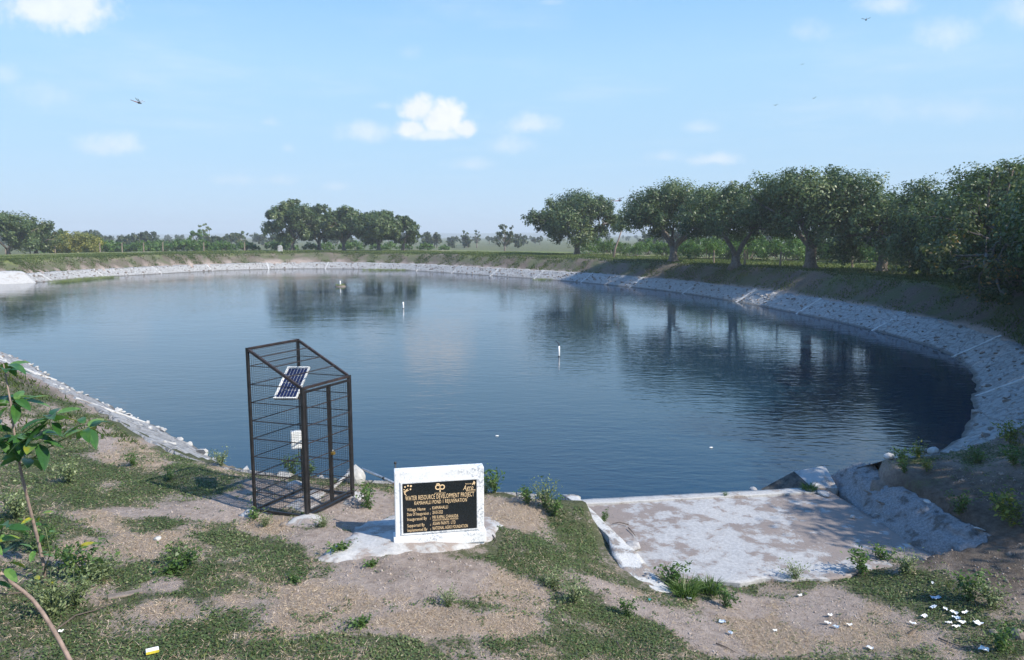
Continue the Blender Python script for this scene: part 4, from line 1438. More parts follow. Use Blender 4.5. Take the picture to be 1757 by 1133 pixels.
# trees just outside the frame on the right that shade the near bank
n_out = 0
for (x_, y_, s_) in ((29.5, 33, 1.0), (25.2, 27, 1.0), (21.0, 21, .98), (17.2, 14.2, 1.0), (16.2, 10.4, .95)):
    o = copy_tree(F1)
    place(o, Vector((x_, y_, gz(x_, y_) - .05)), x_ * 1.3, s_)
    o['label'] = 'fig tree standing on the near right bank outside the picture'
GL = 'clump of dense trees on the far bank'
for i, (px_, y_, H_, R_, sd, lb) in enumerate(((503, 136, 9.6, 4.9, 31, 'tallest and leftmost tree of the dense clump on the far bank'), (548, 141, 8.6, 4.3, 32, 'second tree from the left in the dense clump on the far bank'),
                                              (590, 136, 8.3, 4.8, 33, 'middle tree with forked pale limbs in the far bank clump'), (650, 135, 7.6, 4.9, 34, 'second tree from the right in the far bank clump'),
                                              (692, 138, 6.6, 3.6, 35, 'rightmost and lowest tree of the dense clump on the far bank'))):
    place(make_tree('bank_tree', sd, H_, R_, lb, group=GL, trunk_r=.34, fork=1.4, per=440, leaf=.42, nl=30, low=.10 if i != 2 else .2, twigs=False), base_at(px_, y_), i)
for i, (px_, y_, H_, R_, lb) in enumerate(((15, 112, 6.6, 5.6, 'big bushy tree cut by the left edge on the far bank'), (62, 118, 5.3, 4.6, 'bushy dark tree just right of the left edge on the far bank'),
                                          (104, 135, 4.6, 4.2, 'rounded tree behind the left end of the yellow bush'))):
    place(make_tree('bushy_tree', 41 + i, H_, R_, lb, group='bushy trees at the far left', trunk_r=.26, fork=1.0, per=240, leaf=.40, nl=24, low=.02, twigs=False), base_at(px_, y_), i)

def make_bush(name, seed, H, RR, label, cat, group, mat, leaf, per=260, nl=14, stem=True):
    rng = rnp(seed); rg = random.Random(seed)
    root = thing(name, (0, 0, 0), label, cat, group)
    lobes = []
    for k in range(nl):
        a = k * 2.4 + rg.uniform(-.3, .3); q = math.sqrt((k + .5) / nl)
        r = RR * rg.uniform(.26, .42)
        lobes.append((math.cos(a) * q * (RR - r * .6), math.sin(a) * q * (RR - r * .6), H * (.30 + .52 * (1 - q ** 2) * rg.uniform(.7, 1.15)), min(r, H * .42)))
    Q, T = crown_cloud(rng, lobes, per, leaf)
    link('foliage', quads_mesh('foliage', Q, T), M[mat], root)
    if stem:
        mb = MB()
        for (x, y, z, r) in lobes[::2]:
            mb.tube([Vector((x * .15, y * .15, -.1)), Vector((x * .5, y * .5, z * .5)), Vector((x, y, z))], [.05, .035, .012], 5)
        mb.build('stems', M['bark'], root)
    return root
yb = make_bush('yellow_bush', 51, 3.6, 4.6, 'broad yellow green bush on the far left bank', 'bush', None, 'yellow_bush', .34)
place(yb, base_at(137, 128))
hb = [make_bush('hedge_bush', 52 + i, 2.0 + .3 * i, 2.6, 'bright green bush in the low hedge along the far left bank', 'bush', 'bushes of the low far hedge', 'bush', .3) for i in range(3)]
rgb = random.Random(8)
ORD = 'first second third fourth fifth sixth seventh eighth ninth tenth eleventh twelfth'.split()
for k in range(22):
    b_ = hb[k % 3] if k < 3 else copy_tree(hb[k % 3])
    px_ = 88 + k * 16.5 + rgb.uniform(-6, 6)
    place(b_, base_at(px_, 136 + rgb.uniform(-4, 14)), rgb.uniform(0, 6), rgb.uniform(.7, 1.15) * (1 if k < 18 else .8))
ub_ = [make_bush('thicket_bush', 61 + i, 2.3 + .4 * i, 2.3, 'leafy green bush in the thicket behind the fig trees', 'bush', 'bushes of the thicket behind the fig trees', 'bush', .2, 330) for i in range(3)]
for k in range(58):
    b_ = ub_[k % 3] if k < 3 else copy_tree(ub_[k % 3])
    px_ = 1010 + k * 15.5 + rgb.uniform(-8, 8) if k < 46 else rgb.uniform(1470, 1700)
    dep = np.interp(px_, [1000, 1155, 1262, 1390, 1520, 1640, 1760], [112, 90, 82, 76, 72, 62, 58]) + rgb.uniform(-3, 12)
    place(b_, base_at(px_, dep), rgb.uniform(0, 6), rgb.uniform(.65, 1.25))
ug = [make_bush('clump_bush', 66 + i, 1.8, 2.2, 'low dark bush at the foot of the far bank tree clump', 'bush', 'low bushes under the far bank clump', 'bush', .32, 220) for i in range(2)]
for k in range(11):
    b_ = ug[k] if k < 2 else copy_tree(ug[k % 2])
    b_['label'] = ORD[k] + ' low dark bush from the left under the far bank tree clump'
    place(b_, base_at(470 + k * 29 + rgb.uniform(-6, 6), 146 + rgb.uniform(-2, 8)), rgb.uniform(0, 6), rgb.uniform(.8, 1.3) if k < 8 else rgb.uniform(.6, .9))

# distant trees, five crowns shared by all
ft = []
for i in range(5):
    rng = rnp(70 + i); rg = random.Random(70 + i)
    root = thing('distant_tree', (0, 0, 0), 'small hazy tree in the plain beyond the pond', 'tree', 'distant trees in the plain')
    H_ = [6, 7.5, 5, 8.5, 4.2][i]; R_ = [3.2, 3.6, 3.4, 2.6, 3.8][i]
    lobes = [(rg.uniform(-1, 1) * R_ * .6, rg.uniform(-1, 1) * R_ * .6, H_ * rg.uniform(.3, .85), R_ * rg.uniform(.3, .5)) for _ in range(11)]
    Q, T = crown_cloud(rng, lobes, 60, .95)
    link('crown', quads_mesh('crown', Q, T), M['far_leaf'], root)
    MB().tube([(0, 0, -.3), (.1, 0, H_ * .4), (0, .1, H_ * .7)], [.25, .18, .08], 6).build('trunk', M['bark'], root)
    ft.append(root)
rgf = random.Random(17)
spots = []
for k in range(200):
    px_ = (rgf.uniform(690, 930) if k % 4 == 0 else rgf.uniform(-40, 930)) if k < 160 else rgf.uniform(1040, 1340)
    spots.append((px_, rgf.choice([rgf.uniform(170, 330), rgf.uniform(300, 620), rgf.uniform(500, 1100)])))
for k, (px_, dep) in enumerate(spots):
    o = ft[k] if k < 5 else copy_tree(ft[k % 5])
    if 690 < px_ < 935: dep = max(dep, 230)
    place(o, base_at(px_, dep), rgf.uniform(0, 6), rgf.uniform(.65, 1.25) * (.62 if 690 < px_ < 935 else .85))
# landmark trees on the plain
def slim(px_, dep, H_, R_, seed, label, mat, leaf=.4, nl=14, low=.25):
    o = make_tree('plain_tree', seed, H_, R_, label, mat and 'tree', None, mat, .18, H_ * .25, 200, leaf, nl, low, twigs=False)
    return place(o, base_at(px_, dep))
slim(866, 150, 6.2, 2.4, 81, 'tall pale green tree on the plain just left of the lone fig', 'far_leaf', .38, 16, .1)
slim(818, 230, 6.6, 1.2, 82, 'narrow columnar tree on the plain between the two groups of trees', 'fig', .5, 10, .1)
slim(797, 235, 5.4, 2.0, 83, 'small rounded tree just left of the narrow columnar tree', 'fig', .5, 10, .1)
slim(340, 190, 6.2, 2.8, 84, 'bright green tree on the plain above the left hedge', 'bush', .5, 14, .05)
slim(352, 215, 7.6, 2.6, 85, 'tall pale tree behind the bright green tree above the hedge', 'pale_weed', .45, 14, .2)
slim(416, 210, 5.6, 2.2, 86, 'dark tree on the plain left of the far bank clump', 'fig', .5, 12, .1)

# thin leaning pale trunk at the right of the lone fig
sp0 = base_at(1052, 88)
lt = thing('slender_tree', sp0, 'slender tree with a leaning pale trunk right of the lone fig', 'tree')
MB().tube([sp0 - up * .2, sp0 + Vector((.25, 0, 1.3)), sp0 + Vector((.7, 0, 2.6)), sp0 + Vector((1.0, 0, 3.6))], [.13, .11, .09, .05], 8).build('trunk', M['twig'], lt, True)
Q, T = crown_cloud(rnp(91), [(sp0.x + 1 + dx, sp0.y + dy, sp0.z + 3.7 + dz, .9) for dx, dy, dz in ((0, 0, 0), (.8, .3, .4), (-.6, .4, .3), (.2, -.5, .7))], 260, .26)
link('crown', quads_mesh('crown', Q, T, tuple(sp0)), M['fig'], lt)

# fence posts and a marker stone
FPX_ = [(1338, 63), (1462, 61), (1507, 58), (1560, 57), (1278, 69), (1225, 72)]
fp0 = None
for k, (px_, dep) in enumerate(FPX_):
    p = base_at(px_, dep)
    if fp0 is None:
        fp0 = thing('fence_post', p, 'short grey wooden fence post under the fig trees', 'fence post', 'fence posts under the fig trees')
        MB().tube([p - up * .3, p + up * .7, p + up * 1.35 + Vector((.04, 0, 0))], [.09, .085, .075], 7).build('post', M['wood'], fp0)
    else:
        o = copy_tree(fp0); o.location = p; o.scale = (1, 1, rgf.uniform(.8, 1.2)); o.rotation_euler = (rgf.uniform(-.08, .08), rgf.uniform(-.1, .1), 0)
    (fp0 if k == 0 else o)['label'] = 'grey wooden fence post ' + ['between the tallest fig tree and its left neighbour', 'right of the tallest fig trunk, left of two close posts', 'right one of two close posts under the fig trees', 'furthest right under the dark fig crown', 'beside the short split fig trunk', 'between the first two trunks of the close row'][k]
fl = None
for k, (px_, dep) in enumerate(((10, 122), (52, 122), (95, 122), (172, 124), (210, 124), (247, 124), (280, 124), (350, 125), (420, 128))):
    p = base_at(px_, dep)
    o = copy_tree(fp0); o.location = p; o.scale = (1.1, 1.1, 1.25)
    o['label'] = ORD[k] + ' grey wooden fence post from the left in the far left hedge'; o['group'] = 'fence posts along the far left bank'
p = base_at(481, 124)
ms = thing('marker_stone', p, 'upright pale stone marker left of the far bank clump', 'marker stone')
mb = MB()
n = 9
pr = [(-.38, -.2), (.38, -.2)] + [(.38 * math.cos(a), .85 + .38 * math.sin(a)) for a in np.linspace(0, math.pi, n)]
mb.add([p + Vector((a, -.12, b)) for a, b in pr] + [p + Vector((a, .12, b)) for a, b in pr],
       [tuple(range(len(pr))), tuple(reversed(range(len(pr), 2 * len(pr))))] + [((k + 1) % len(pr), k, len(pr) + k, len(pr) + (k + 1) % len(pr)) for k in range(len(pr))])
mb.build('slab', M['plaster'], ms)
MB().box(p + Vector((0, 0, .02)), (1.0, .5, .2)).build('plinth', M['plaster'], ms)


# ------------------------------------------------------------------ ground cover, straw, pebbles, bank grass
rng = rnp(101)
def scatter(n, fn_keep, rmin, rmax, amax=44):
    a = np.radians(rng.uniform(-amax, amax, n))
    r = rmin + (rmax - rmin) * rng.random(n) ** 1.0
    x, y = np.sin(a) * r, np.cos(a) * r
    s = poly_sd(x, y, POLY)
    sd = poly_sd(x, y, SLAB_POLY)
    z = height(x, y, s)
    g, d, l, k = cover(x, y, z, s)
    ok = fn_keep(x, y, s, sd, g, d, l, k)
    return x[ok], y[ok], z[ok], g[ok], d[ok], k[ok]
pad_sd = np.array([(p.x, p.y) for p in [pix(*q, 1.22) for q in ((545, 962), (600, 918), (622, 893), (680, 882), (838, 888), (862, 903), (850, 932), (800, 946), (730, 952), (640, 958), (575, 972))]])
kerb_poly = np.array([(k[0] - k[3] - .02, k[1]) for k in KP] + [(k[0] + .16, k[1]) for k in KP[::-1]])
bank_poly = np.array([(6.4, 15), (6.4, 10.4), (7.0, 10.0), (7.75, 10.1), (7.65, 14.3), (6.9, 15.2)])
def clear(x, y): return (poly_sd(x, y, pad_sd) > .03) & (poly_sd(x, y, kerb_poly) > .03) & (poly_sd(x, y, bank_poly) > .05)
x, y, z, g, d, k = scatter(620000, lambda x, y, s, sd, g, d, l, k: (s > 1.9) & (sd > .05) & (rng.random(len(x)) < np.clip(1.15 * (g + (vnoise(x, y, 5.5, 83) - .5) * 1.1) - .22, 0, .85)) & clear(x, y), 5.5, 21)
n = len(x)
c = np.stack([x, y, z + rng.uniform(.002, .026, n)], axis=1)
Q = leaf_quads(c, rng.normal(size=(n, 3)) * .38 + np.array([0, 0, 1.0]), rng.uniform(.016, .042, n) * (1 + .03 * np.maximum(0, y - 8)), rng, .6)
tt = np.clip(rng.normal(.42, .2, n) + (vnoise(x, y, 1.6, 87) - .5) * .7, 0, 1)
o = tag(link('ground_cover', quads_mesh('ground_cover', Q, tt), M['cover']), 'low dark green creeping ground cover on the near bank', 'ground cover', None, 'stuff')
x, y, z, g, d, k = scatter(330000, lambda x, y, s, sd, g, d, l, k: (s > 1.9) & (sd > .05) & (rng.random(len(x)) < np.clip(1.5 * (d + (vnoise(x, y, 2.8, 93) - .5) * .8) - .2 * g - .2, .10, .9)) & clear(x, y), 5.5, 20)
n = len(x)
h = rng.uniform(.02, .07, n)
dv = np.stack([rng.normal(size=n), rng.normal(size=n), np.abs(rng.normal(size=n)) * .55 + .1], axis=1)
dv = unit(dv) * h[:, None]
b0 = np.stack([x, y, z + .004], axis=1)
sd_ = unit(np.cross(dv, rng.normal(size=(n, 3)))) * .0034
V3 = np.stack([b0 - sd_, b0 + sd_, b0 + dv], axis=1).reshape(-1, 3)
tag(link('dry_grass', np_mesh('dry_grass', V3, np.arange(n * 3).reshape(n, 3), np.clip(rng.normal(.5, .3, n), 0, 1)), M['straw']), 'short bleached straw grass in patches on the near bank', 'dry grass', None, 'stuff')
# upright green blades mixed in
x, y, z, g, d, k = scatter(160000, lambda x, y, s, sd, g, d, l, k: (s > 1.9) & (sd > .08) & (rng.random(len(x)) < np.clip(1.1 * (g + (vnoise(x, y, 1.2, 95) - .5) * 1.2) - .35, 0, .8)) & clear(x, y), 5.5, 26)
n = len(x)
h = rng.uniform(.02, .07, n) * (1 + .6 * (vnoise(x, y, .8, 96) > .6))
dv = np.stack([rng.normal(size=n) * .9, rng.normal(size=n) * .9, np.ones(n)], axis=1)
dv = unit(dv) * h[:, None]
b0 = np.stack([x, y, z], axis=1)
sd_ = unit(np.cross(dv, rng.normal(size=(n, 3)))) * .005
V3 = np.stack([b0 - sd_, b0 + sd_, b0 + dv], axis=1).reshape(-1, 3)
tag(link('grass', np_mesh('grass', V3, np.arange(n * 3).reshape(n, 3), np.clip(rng.normal(.4, .25, n), 0, 1)), M['crest_grass']), 'short green grass blades among the ground cover', 'grass', None, 'stuff')
# clods and pebbles
def tetra_field(name, n, keep, rmin, rmax, s0, s1, mats, label, cat):
    x, y, z, g, d, k = scatter(n, keep, rmin, rmax)
    n = len(x)
    sz = s0 + (s1 - s0) * rng.random(n) ** 3
    base = np.array([(1, 0, 0), (-.5, .87, 0), (-.5, -.87, 0), (0, 0, .9), (0, 0, -.5)])
    rv = rng.uniform(.6, 1.3, (n, 5, 3))
    th = rng.uniform(0, 6.28, n)
    V5 = base[None] * rv
    cx, sx_ = np.cos(th)[:, None], np.sin(th)[:, None]
    V5 = np.stack([V5[..., 0] * cx - V5[..., 1] * sx_, V5[..., 0] * sx_ + V5[..., 1] * cx, V5[..., 2]], axis=-1) * sz[:, None, None]
    V5 += np.stack([x, y, z], axis=1)[:, None, :]
    F = np.array([(0, 1, 3), (1, 2, 3), (2, 0, 3), (1, 0, 4), (2, 1, 4), (0, 2, 4)])
    FF = (np.arange(n)[:, None, None] * 5 + F[None]).reshape(-1, 3)
    tag(link(name, np_mesh(name, V5.reshape(-1, 3), FF), mats), label, cat, None, 'stuff')
tetra_field('gravel', 60000, lambda x, y, s, sd, g, d, l, k: (s > 1.9) & (rng.random(len(x)) < np.clip(.55 - g - .4 * d, 0, 1)) & (poly_sd(x, y, bank_poly) > .03), 5.5, 18, .004, .026, M['grit'], 'small pale grit and pebbles lying on the bare soil', 'gravel')
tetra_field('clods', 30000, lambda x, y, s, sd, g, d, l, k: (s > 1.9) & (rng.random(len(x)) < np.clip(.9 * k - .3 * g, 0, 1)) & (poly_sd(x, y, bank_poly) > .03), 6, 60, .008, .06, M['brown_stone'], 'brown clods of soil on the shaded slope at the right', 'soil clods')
# bank grass along the crest and slope all round the pond
cand_i = rng.integers(0, len(PA), 330000)
off = np.where(rng.random(len(cand_i)) < .45, rng.uniform(1.9, 5.5, len(cand_i)), rng.uniform(5, 17, len(cand_i)))
x = PA[cand_i, 0] + NOR[cand_i, 0] * off + rng.normal(0, .3, len(cand_i)); y = PA[cand_i, 1] + NOR[cand_i, 1] * off + rng.normal(0, .3, len(cand_i))
vis = (y > 14) & (np.abs(x) < y * .80 + 3)
x, y = x[vis], y[vis]
s = poly_sd(x, y, POLY)
z = height(x, y, s)
dens = np.clip((vnoise(x, y, .8, 63) - .36) * 3.0, 0, 1) * (s < 4.2) + np.clip(.35 + vnoise(x, y, .14, 64) * .6, 0, 1) * (s >= 4.2)
ok = (s > 1.9) & (rng.random(len(x)) < dens)
x, y, z, s = x[ok], y[ok], z[ok], s[ok]
n = len(x)
h = rng.uniform(.08, .24, n) * np.where(s < 5.5, .7, 1.0)
dv = unit(np.stack([rng.normal(size=n) * .5, rng.normal(size=n) * .5, np.ones(n)], axis=1)) * h[:, None]
b0 = np.stack([x, y, z - .01], axis=1)
sd_ = unit(np.cross(dv, rng.normal(size=(n, 3)))) * (.012 + .0006 * y)[:, None]
V3 = np.stack([b0 - sd_, b0 + sd_, b0 + dv], axis=1).reshape(-1, 3)
tt = np.clip(rng.normal(.42, .2, n) + (vnoise(x, y, .2, 65) - .5) * .6 - .25 * (s < 5.5), 0, 1)
tag(link('bank_grass', np_mesh('bank_grass', V3, np.arange(n * 3).reshape(n, 3), tt), M['crest_grass']), 'green grass growing along the top of the pond bank', 'grass', None, 'stuff')


# ------------------------------------------------------------------ weeds and small plants
def make_weed(seed, H, RR, mat, leaf, n, upright=.5, stems=7):
    rng_ = rnp(seed)
    root = thing('weed', (0, 0, 0))
    mb = MB(); C, Nn = [], []
    for k in range(stems):
        a = rng_.uniform(0, 6.28); q = RR * rng_.uniform(.2, 1.0)
        tip = Vector((math.cos(a) * q, math.sin(a) * q, H * rng_.uniform(.55, 1.0)))
        mid = Vector((tip.x * .35, tip.y * .35, tip.z * .6))
        mb.tube([Vector((0, 0, -.03)), mid, tip], [.006, .005, .002], 4)
        for j in range(int(n / stems)):
            f = rng_.uniform(.15, 1.05)
            p = (Vector((0, 0, 0)).lerp(mid, f * 2) if f < .5 else mid.lerp(tip, f * 2 - 1))
            p = p + Vector(rng_.normal(0, 1, 3)) * RR * .16
            C.append((p.x, p.y, max(.01, p.z))); Nn.append(rng_.normal(0, .55, 3) + np.array([0, 0, .9]))
    C, Nn = np.array(C), np.array(Nn)
    Q = leaf_quads(C, Nn, leaf * rng_.uniform(.6, 1.3, len(C)), rng_, .5)
    link('foliage', quads_mesh('foliage', Q, np.clip(rng_.normal(.45, .25, len(C)), 0, 1)), M[mat], root)
    mb.build('stems', M['green_stem'], root)
    return root
def make_tuft(seed, H, RR, mat, n):
    rng_ = rnp(seed)
    root = thing('grass_tuft', (0, 0, 0))
    a = rng_.uniform(0, 6.28, n); q = RR * np.sqrt(rng_.random(n)) * .7
    b0 = np.stack([np.cos(a) * q, np.sin(a) * q, np.zeros(n)], axis=1)
    h = H * rng_.uniform(.5, 1.0, n)
    lean_ = np.stack([np.cos(a) * .45 + rng_.normal(0, .3, n), np.sin(a) * .45 + rng_.normal(0, .3, n), np.ones(n)], axis=1)
    m1 = b0 + unit(lean_) * h[:, None] * .6
    tip = m1 + unit(lean_ * np.array([1.6, 1.6, .55])) * h[:, None] * .45
    w = unit(np.cross(lean_, rng_.normal(size=(n, 3)))) * .006
    V_ = np.stack([b0 - w, b0 + w, m1 + w * .8, m1 - w * .8, tip + w * .1, tip - w * .1], axis=1).reshape(-1, 3)
    F = (np.arange(n)[:, None, None] * 6 + np.array([(0, 1, 2, 3), (3, 2, 4, 5)])[None]).reshape(-1, 4)
    link('blades', np_mesh('blades', V_, F, np.repeat(np.clip(rng_.normal(.5, .25, n), 0, 1), 2)), M[mat], root)
    return root
PROTO = {'weed': [make_weed(201 + i, .34, .24, 'weed', .055, 260) for i in range(3)], 'pale': [make_weed(211 + i, .30, .26, 'pale_weed', .035, 380, stems=14) for i in range(2)],
         'yellow': [make_weed(221, .42, .30, 'yellow_weed', .06, 300)], 'flat': [make_weed(231, .14, .24, 'weed', .07, 150)], 'tuft': [make_tuft(241 + i, .28, .2, 'weed', 240) for i in range(2)]}
used_p = set()
WEEDS = [(632, 872, 'weed', 1.1, 'leafy green weed between the cage and the sign'), (850, 845, 'weed', 1.25, 'bushy green weed on the bank just right of the sign'), (833, 846, 'pale', .8, 'small pale weed touching the right side of the sign'),
         (935, 872, 'pale', 1.4, 'dense pale green bush above the left end of the slab'), (905, 864, 'weed', .9, 'small green plant left of the pale bush above the slab'), (952, 888, 'weed', .9, 'green plant right of the pale bush above the slab'),
         (584, 948, 'flat', .9, 'flat bright green weed alone on bare soil left of the pad'), (437, 890, 'flat', .9, 'low green weed at the foot of the left cage post'), (455, 905, 'pale', .6, 'small pale weed in front of the cage'),
         (638, 972, 'flat', .6, 'tiny dark green weed on soil below the pad'), (1035, 910, 'weed', .6, 'small weed sprouting on the slab beside the kerb'), (1175, 1022, 'tuft', 1.05, 'bright green grass clump at the near left corner of slab'),
         (1215, 1018, 'tuft', .9, 'bright green grass clump right of the first by the slab'), (1150, 1005, 'weed', 1.1, 'leafy weed between the kerb end and the grass clump'), (1245, 1042, 'weed', .9, 'green weed below the bright grass clumps'),
         (1388, 856, 'tuft', .8, 'small grass tuft on the slab near the dark wedge'), (1245, 866, 'weed', .35, 'tiny plant growing on the water edge of the slab'), (1365, 995, 'pale', .9, 'pale weed at the middle of the near slab edge'),
         (1480, 985, 'weed', 1.2, 'dark green weed at the near right corner of slab'), (1515, 975, 'weed', 1.1, 'green weed near the foot of the mortar bank'), (1550, 985, 'pale', 1.1, 'pale green weed below the mortar bank'),
         (1645, 890, 'weed', 1.0, 'green plant on dark soil right of the mortar bank'), (1735, 905, 'yellow', 1.4, 'yellow green bush on dark soil at the right edge'), (1715, 878, 'weed', .9, 'dark green plant beside the yellow green bush'),
         (1660, 1030, 'weed', 1.2, 'leafy green weed above the scattered papers'), (1700, 1040, 'pale', 1.2, 'pale weed right of the scattered papers'), (1715, 1118, 'weed', .9, 'green weed at the bottom right corner'),
         (1545, 795, 'weed', 1.0, 'green plant on the bank edge above the mortar slope'), (1575, 788, 'yellow', .8, 'yellowish plant on the bank edge by the shaded water'), (1552, 812, 'weed', .8, 'bright small plant on bare soil behind the mortar bank'),
         (1590, 812, 'yellow', .6, 'low yellow green plant on soil behind the mortar bank'), (1675, 795, 'weed', .9, 'bright green plant on the grassy hump at the right'), (1740, 800, 'weed', 1.1, 'green plant on the grassy hump by the right edge'),
         (1735, 765, 'yellow', 1.1, 'yellow green shrub near the lining at the right edge'), (318, 975, 'weed', .95, 'bright green weed standing in the dark grass patch'), (300, 985, 'flat', 1.0, 'low weed beside the bright weed in the grass patch'),
         (140, 1000, 'weed', 1.3, 'broad leafy green plant right of the sapling stem'), (115, 975, 'weed', 1.0, 'leafy green plant just behind the broad plant by the sapling'), (180, 995, 'pale', 1.0, 'pale green plant right of the broad leafy plant'),
         (75, 950, 'weed', 1.1, 'dark weed round the foot of the sapling'), (30, 890, 'pale', 1.5, 'pale green plant at the left edge below the sapling leaves'), (90, 1060, 'pale', 1.4, 'pale variegated plant beside the bare branch'),
         (130, 1040, 'pale', 1.2, 'pale leafy plant right of the bare branch'), (1075, 1058, 'weed', .7, 'small green weed on the edge of the left slope'), (985, 1035, 'pale', 1.0, 'pale green weed in the middle of the grass slope'),
         (950, 1010, 'pale', .8, 'small pale weed above the middle of the grass slope'), (770, 1042, 'pale', .7, 'small pale weed on straw below the sign'), (500, 815, 'weed', 1.1, 'tall green weed behind the cage at the water side'),
         (470, 806, 'pale', 1.0, 'pale weed behind the left half of the cage'), (530, 822, 'weed', .8, 'small weed behind the cage near the pole'), (555, 905, 'pale', .6, 'small pale weed in front of the cage door'),
         (505, 1000, 'flat', .6, 'small flat weed at the edge of the dark grass patch'), (380, 800, 'pale', 1.0, 'pale weed on the left bank near the lining'), (230, 800, 'weed', .8, 'green weed on the left bank in front of sapling leaves'),
         (620, 1075, 'flat', .7, 'flat green weed in straw near the bottom centre'), (120, 830, 'pale', 1.4, 'wide pale weed patch behind the sapling stem'), (290, 825, 'weed', .7, 'small weed in the middle of the left bank')]
for (px_, py_, kd, sc_, lb) in WEEDS:
    pr = PROTO[kd][len(lb) % len(PROTO[kd])]
    if pr.name in used_p: o = copy_tree(pr)
    else: o = pr; used_p.add(pr.name)
    p = on_ground(px_, py_)
    if 1010 < px_ < 1480 and py_ < 960: p.z = max(p.z, .16 + (13.8 - p.y) * .035)
    place(o, p, (px_ * 7 % 63) / 10, sc_)
    tag(o, lb, 'weed' if kd != 'tuft' else 'grass tuft', 'weeds on the near bank')
for L_ in PROTO.values():
    for o in L_:
        if o.name not in used_p:
            for ch in list(o.children): bpy.data.objects.remove(ch)
            bpy.data.objects.remove(o)
# reeds in the water on the far side
rd = None
for k in range(26):
    if k < 16: px_, py_, h_ = 95 + k * 6.5 + rgf.uniform(-4, 4), 484.5 - k * .55 + rgf.uniform(-.6, .8), .55
    elif k < 24: px_, py_, h_ = 630 + (k - 16) * 9.5, 463.2 + rgf.uniform(-.2, .4), .55
    else: px_, py_, h_ = 925 + (k - 24) * 12, 479.8, .5
    if rd is None:
        rd = make_tuft(251, 1.0, .9, 'reed', 150); rd.name = 'reed_clump'
        tag(rd, 'yellow green reed clump standing in the shallow far water', 'reeds', 'reeds in the far shallows')
        o = rd
    else: o = copy_tree(rd)
    o['label'] = 'yellow green reed clump in the shallows ' + ('by the ramp at the far left' if k < 16 else 'against the middle of the far lining' if k < 24 else 'where tree shade begins on the right lining')
    p = pix(px_, py_ + 1, 0)
    place(o, Vector((p.x, p.y, -.05)), k, 1.1, h_ * rgf.uniform(.8, 1.2))


# ------------------------------------------------------------------ saplings at the left
def leaf_blade(seed, L=1.0, wid=.42):
    rg = random.Random(seed)
    mb = MB(); n = 8; vs, fs = [], []
    cv = rg.uniform(.15, .45)
    for i in range(n + 1):
        u = i / n
        w = wid * .5 * (math.sin(math.pi * u ** .8) ** .75) * (1 if u < .97 else .3)
        z = -cv * u * u
        vs += [(-w, u, z + .28 * w), (0, u, z), (w, u, z + .28 * w)]
    for i in range(n):
        for j in range(2): fs.append((i * 3 + j, i * 3 + j + 1, i * 3 + j + 4, i * 3 + j + 3))
    mb.add(vs, fs)
    me = mb.mesh('leaf')
    me.polygons.foreach_set('use_smooth', [True] * len(me.polygons))
    return me
def leaf_variant(seed, tint):
    me = leaf_blade(seed)
    a = me.attributes.new('tint', 'FLOAT', 'FACE')
    rt = random.Random(seed)
    a.data.foreach_set('value', [min(1, max(0, tint + rt.uniform(-.09, .09) + (.05 if k_ % 2 else -.03))) for k_ in range(len(me.polygons))])
    me.materials.append(M['big_leaf'])
    return me
LV = [leaf_variant(300 + i, t_) for i, t_ in enumerate((.25, .4, .52, .62, .7, .78))]
LY = [leaf_variant(310 + i, t_) for i, t_ in enumerate((.84, .92, 1.0))]
def leaf_cluster(root, c, n, L, rg, meshes, spread=.05):
    c = Vector(c)
    for k in range(n):
        a = k * 2 * math.pi / n + rg.uniform(-.5, .5)
        el = rg.uniform(-.55, .5)
        dr = Vector((math.cos(a) * math.cos(el), math.sin(a) * math.cos(el), math.sin(el)))
        o = bpy.data.objects.new('leaf', rg.choice(meshes)); COL.objects.link(o); o.parent = root
        q = dr.to_track_quat('Y', 'Z')
        o.location = c + dr * spread + up * rg.uniform(-.05, .05) - origin(root)
        o.rotation_mode = 'QUATERNION'
        o.rotation_quaternion = q @ Euler((0, rg.uniform(-.5, .5), 0)).to_quaternion()
        l = L * rg.uniform(.75, 1.2)
        o.scale = (l, l, l)
rg = random.Random(33)
b0 = on_ground(78, 1004)
sap = thing('sapling', b0, 'slim sapling with large glossy green leaves at the left edge', 'sapling')
DEP = b0.y
P_ = lambda x, y, dd=0.0: pixd(x, y, DEP + dd)
stem = [b0 - up * .1, P_(74, 965), P_(62, 915, -.1), P_(48, 860, -.2), P_(36, 810, -.3), P_(30, 775, -.35), P_(24, 740, -.4), P_(18, 690, -.4), P_(6, 625, -.4)]
MB().tube(stem, [.02, .019, .018, .016, .015, .013, .011, .009, .005], 8).build('stem', M['twig'], sap, True)
MB().tube([P_(30, 775, -.35), P_(60, 745, -.5), P_(85, 720, -.6)], [.011, .009, .005], 6).build('branch', M['green_stem'], sap, True)
MB().tube([P_(36, 800, -.35), P_(80, 770, -.3), P_(120, 748, -.2), P_(150, 733, -.2)], [.009, .008, .006, .004], 6).build('branch', M['green_stem'], sap, True)
for (x_, y_, dd, n_, L_) in ((30, 748, -.4, 10, .28), (62, 752, -.5, 12, .27), (88, 718, -.6, 11, .26), (148, 736, -.2, 11, .24), (24, 690, -.4, 12, .24), (6, 628, -.4, 11, .23), (-5, 745, -.3, 11, .27), (-10, 690, -.3, 10, .24), (45, 780, -.3, 9, .26)):
    leaf_cluster(sap, P_(x_, y_, dd), n_, L_, rg, LV)
MB().tube([P_(75, 985, -.02), P_(86, 950, -.05), P_(78, 905, -.1)], [.008, .006, .004], 6).build('branch', M['green_stem'], sap, True)
leaf_cluster(sap, P_(78, 912, -.1), 4, .13, rg, LV)
leaf_cluster(sap, P_(62, 945, -.1), 4, .13, rg, LV[2:])
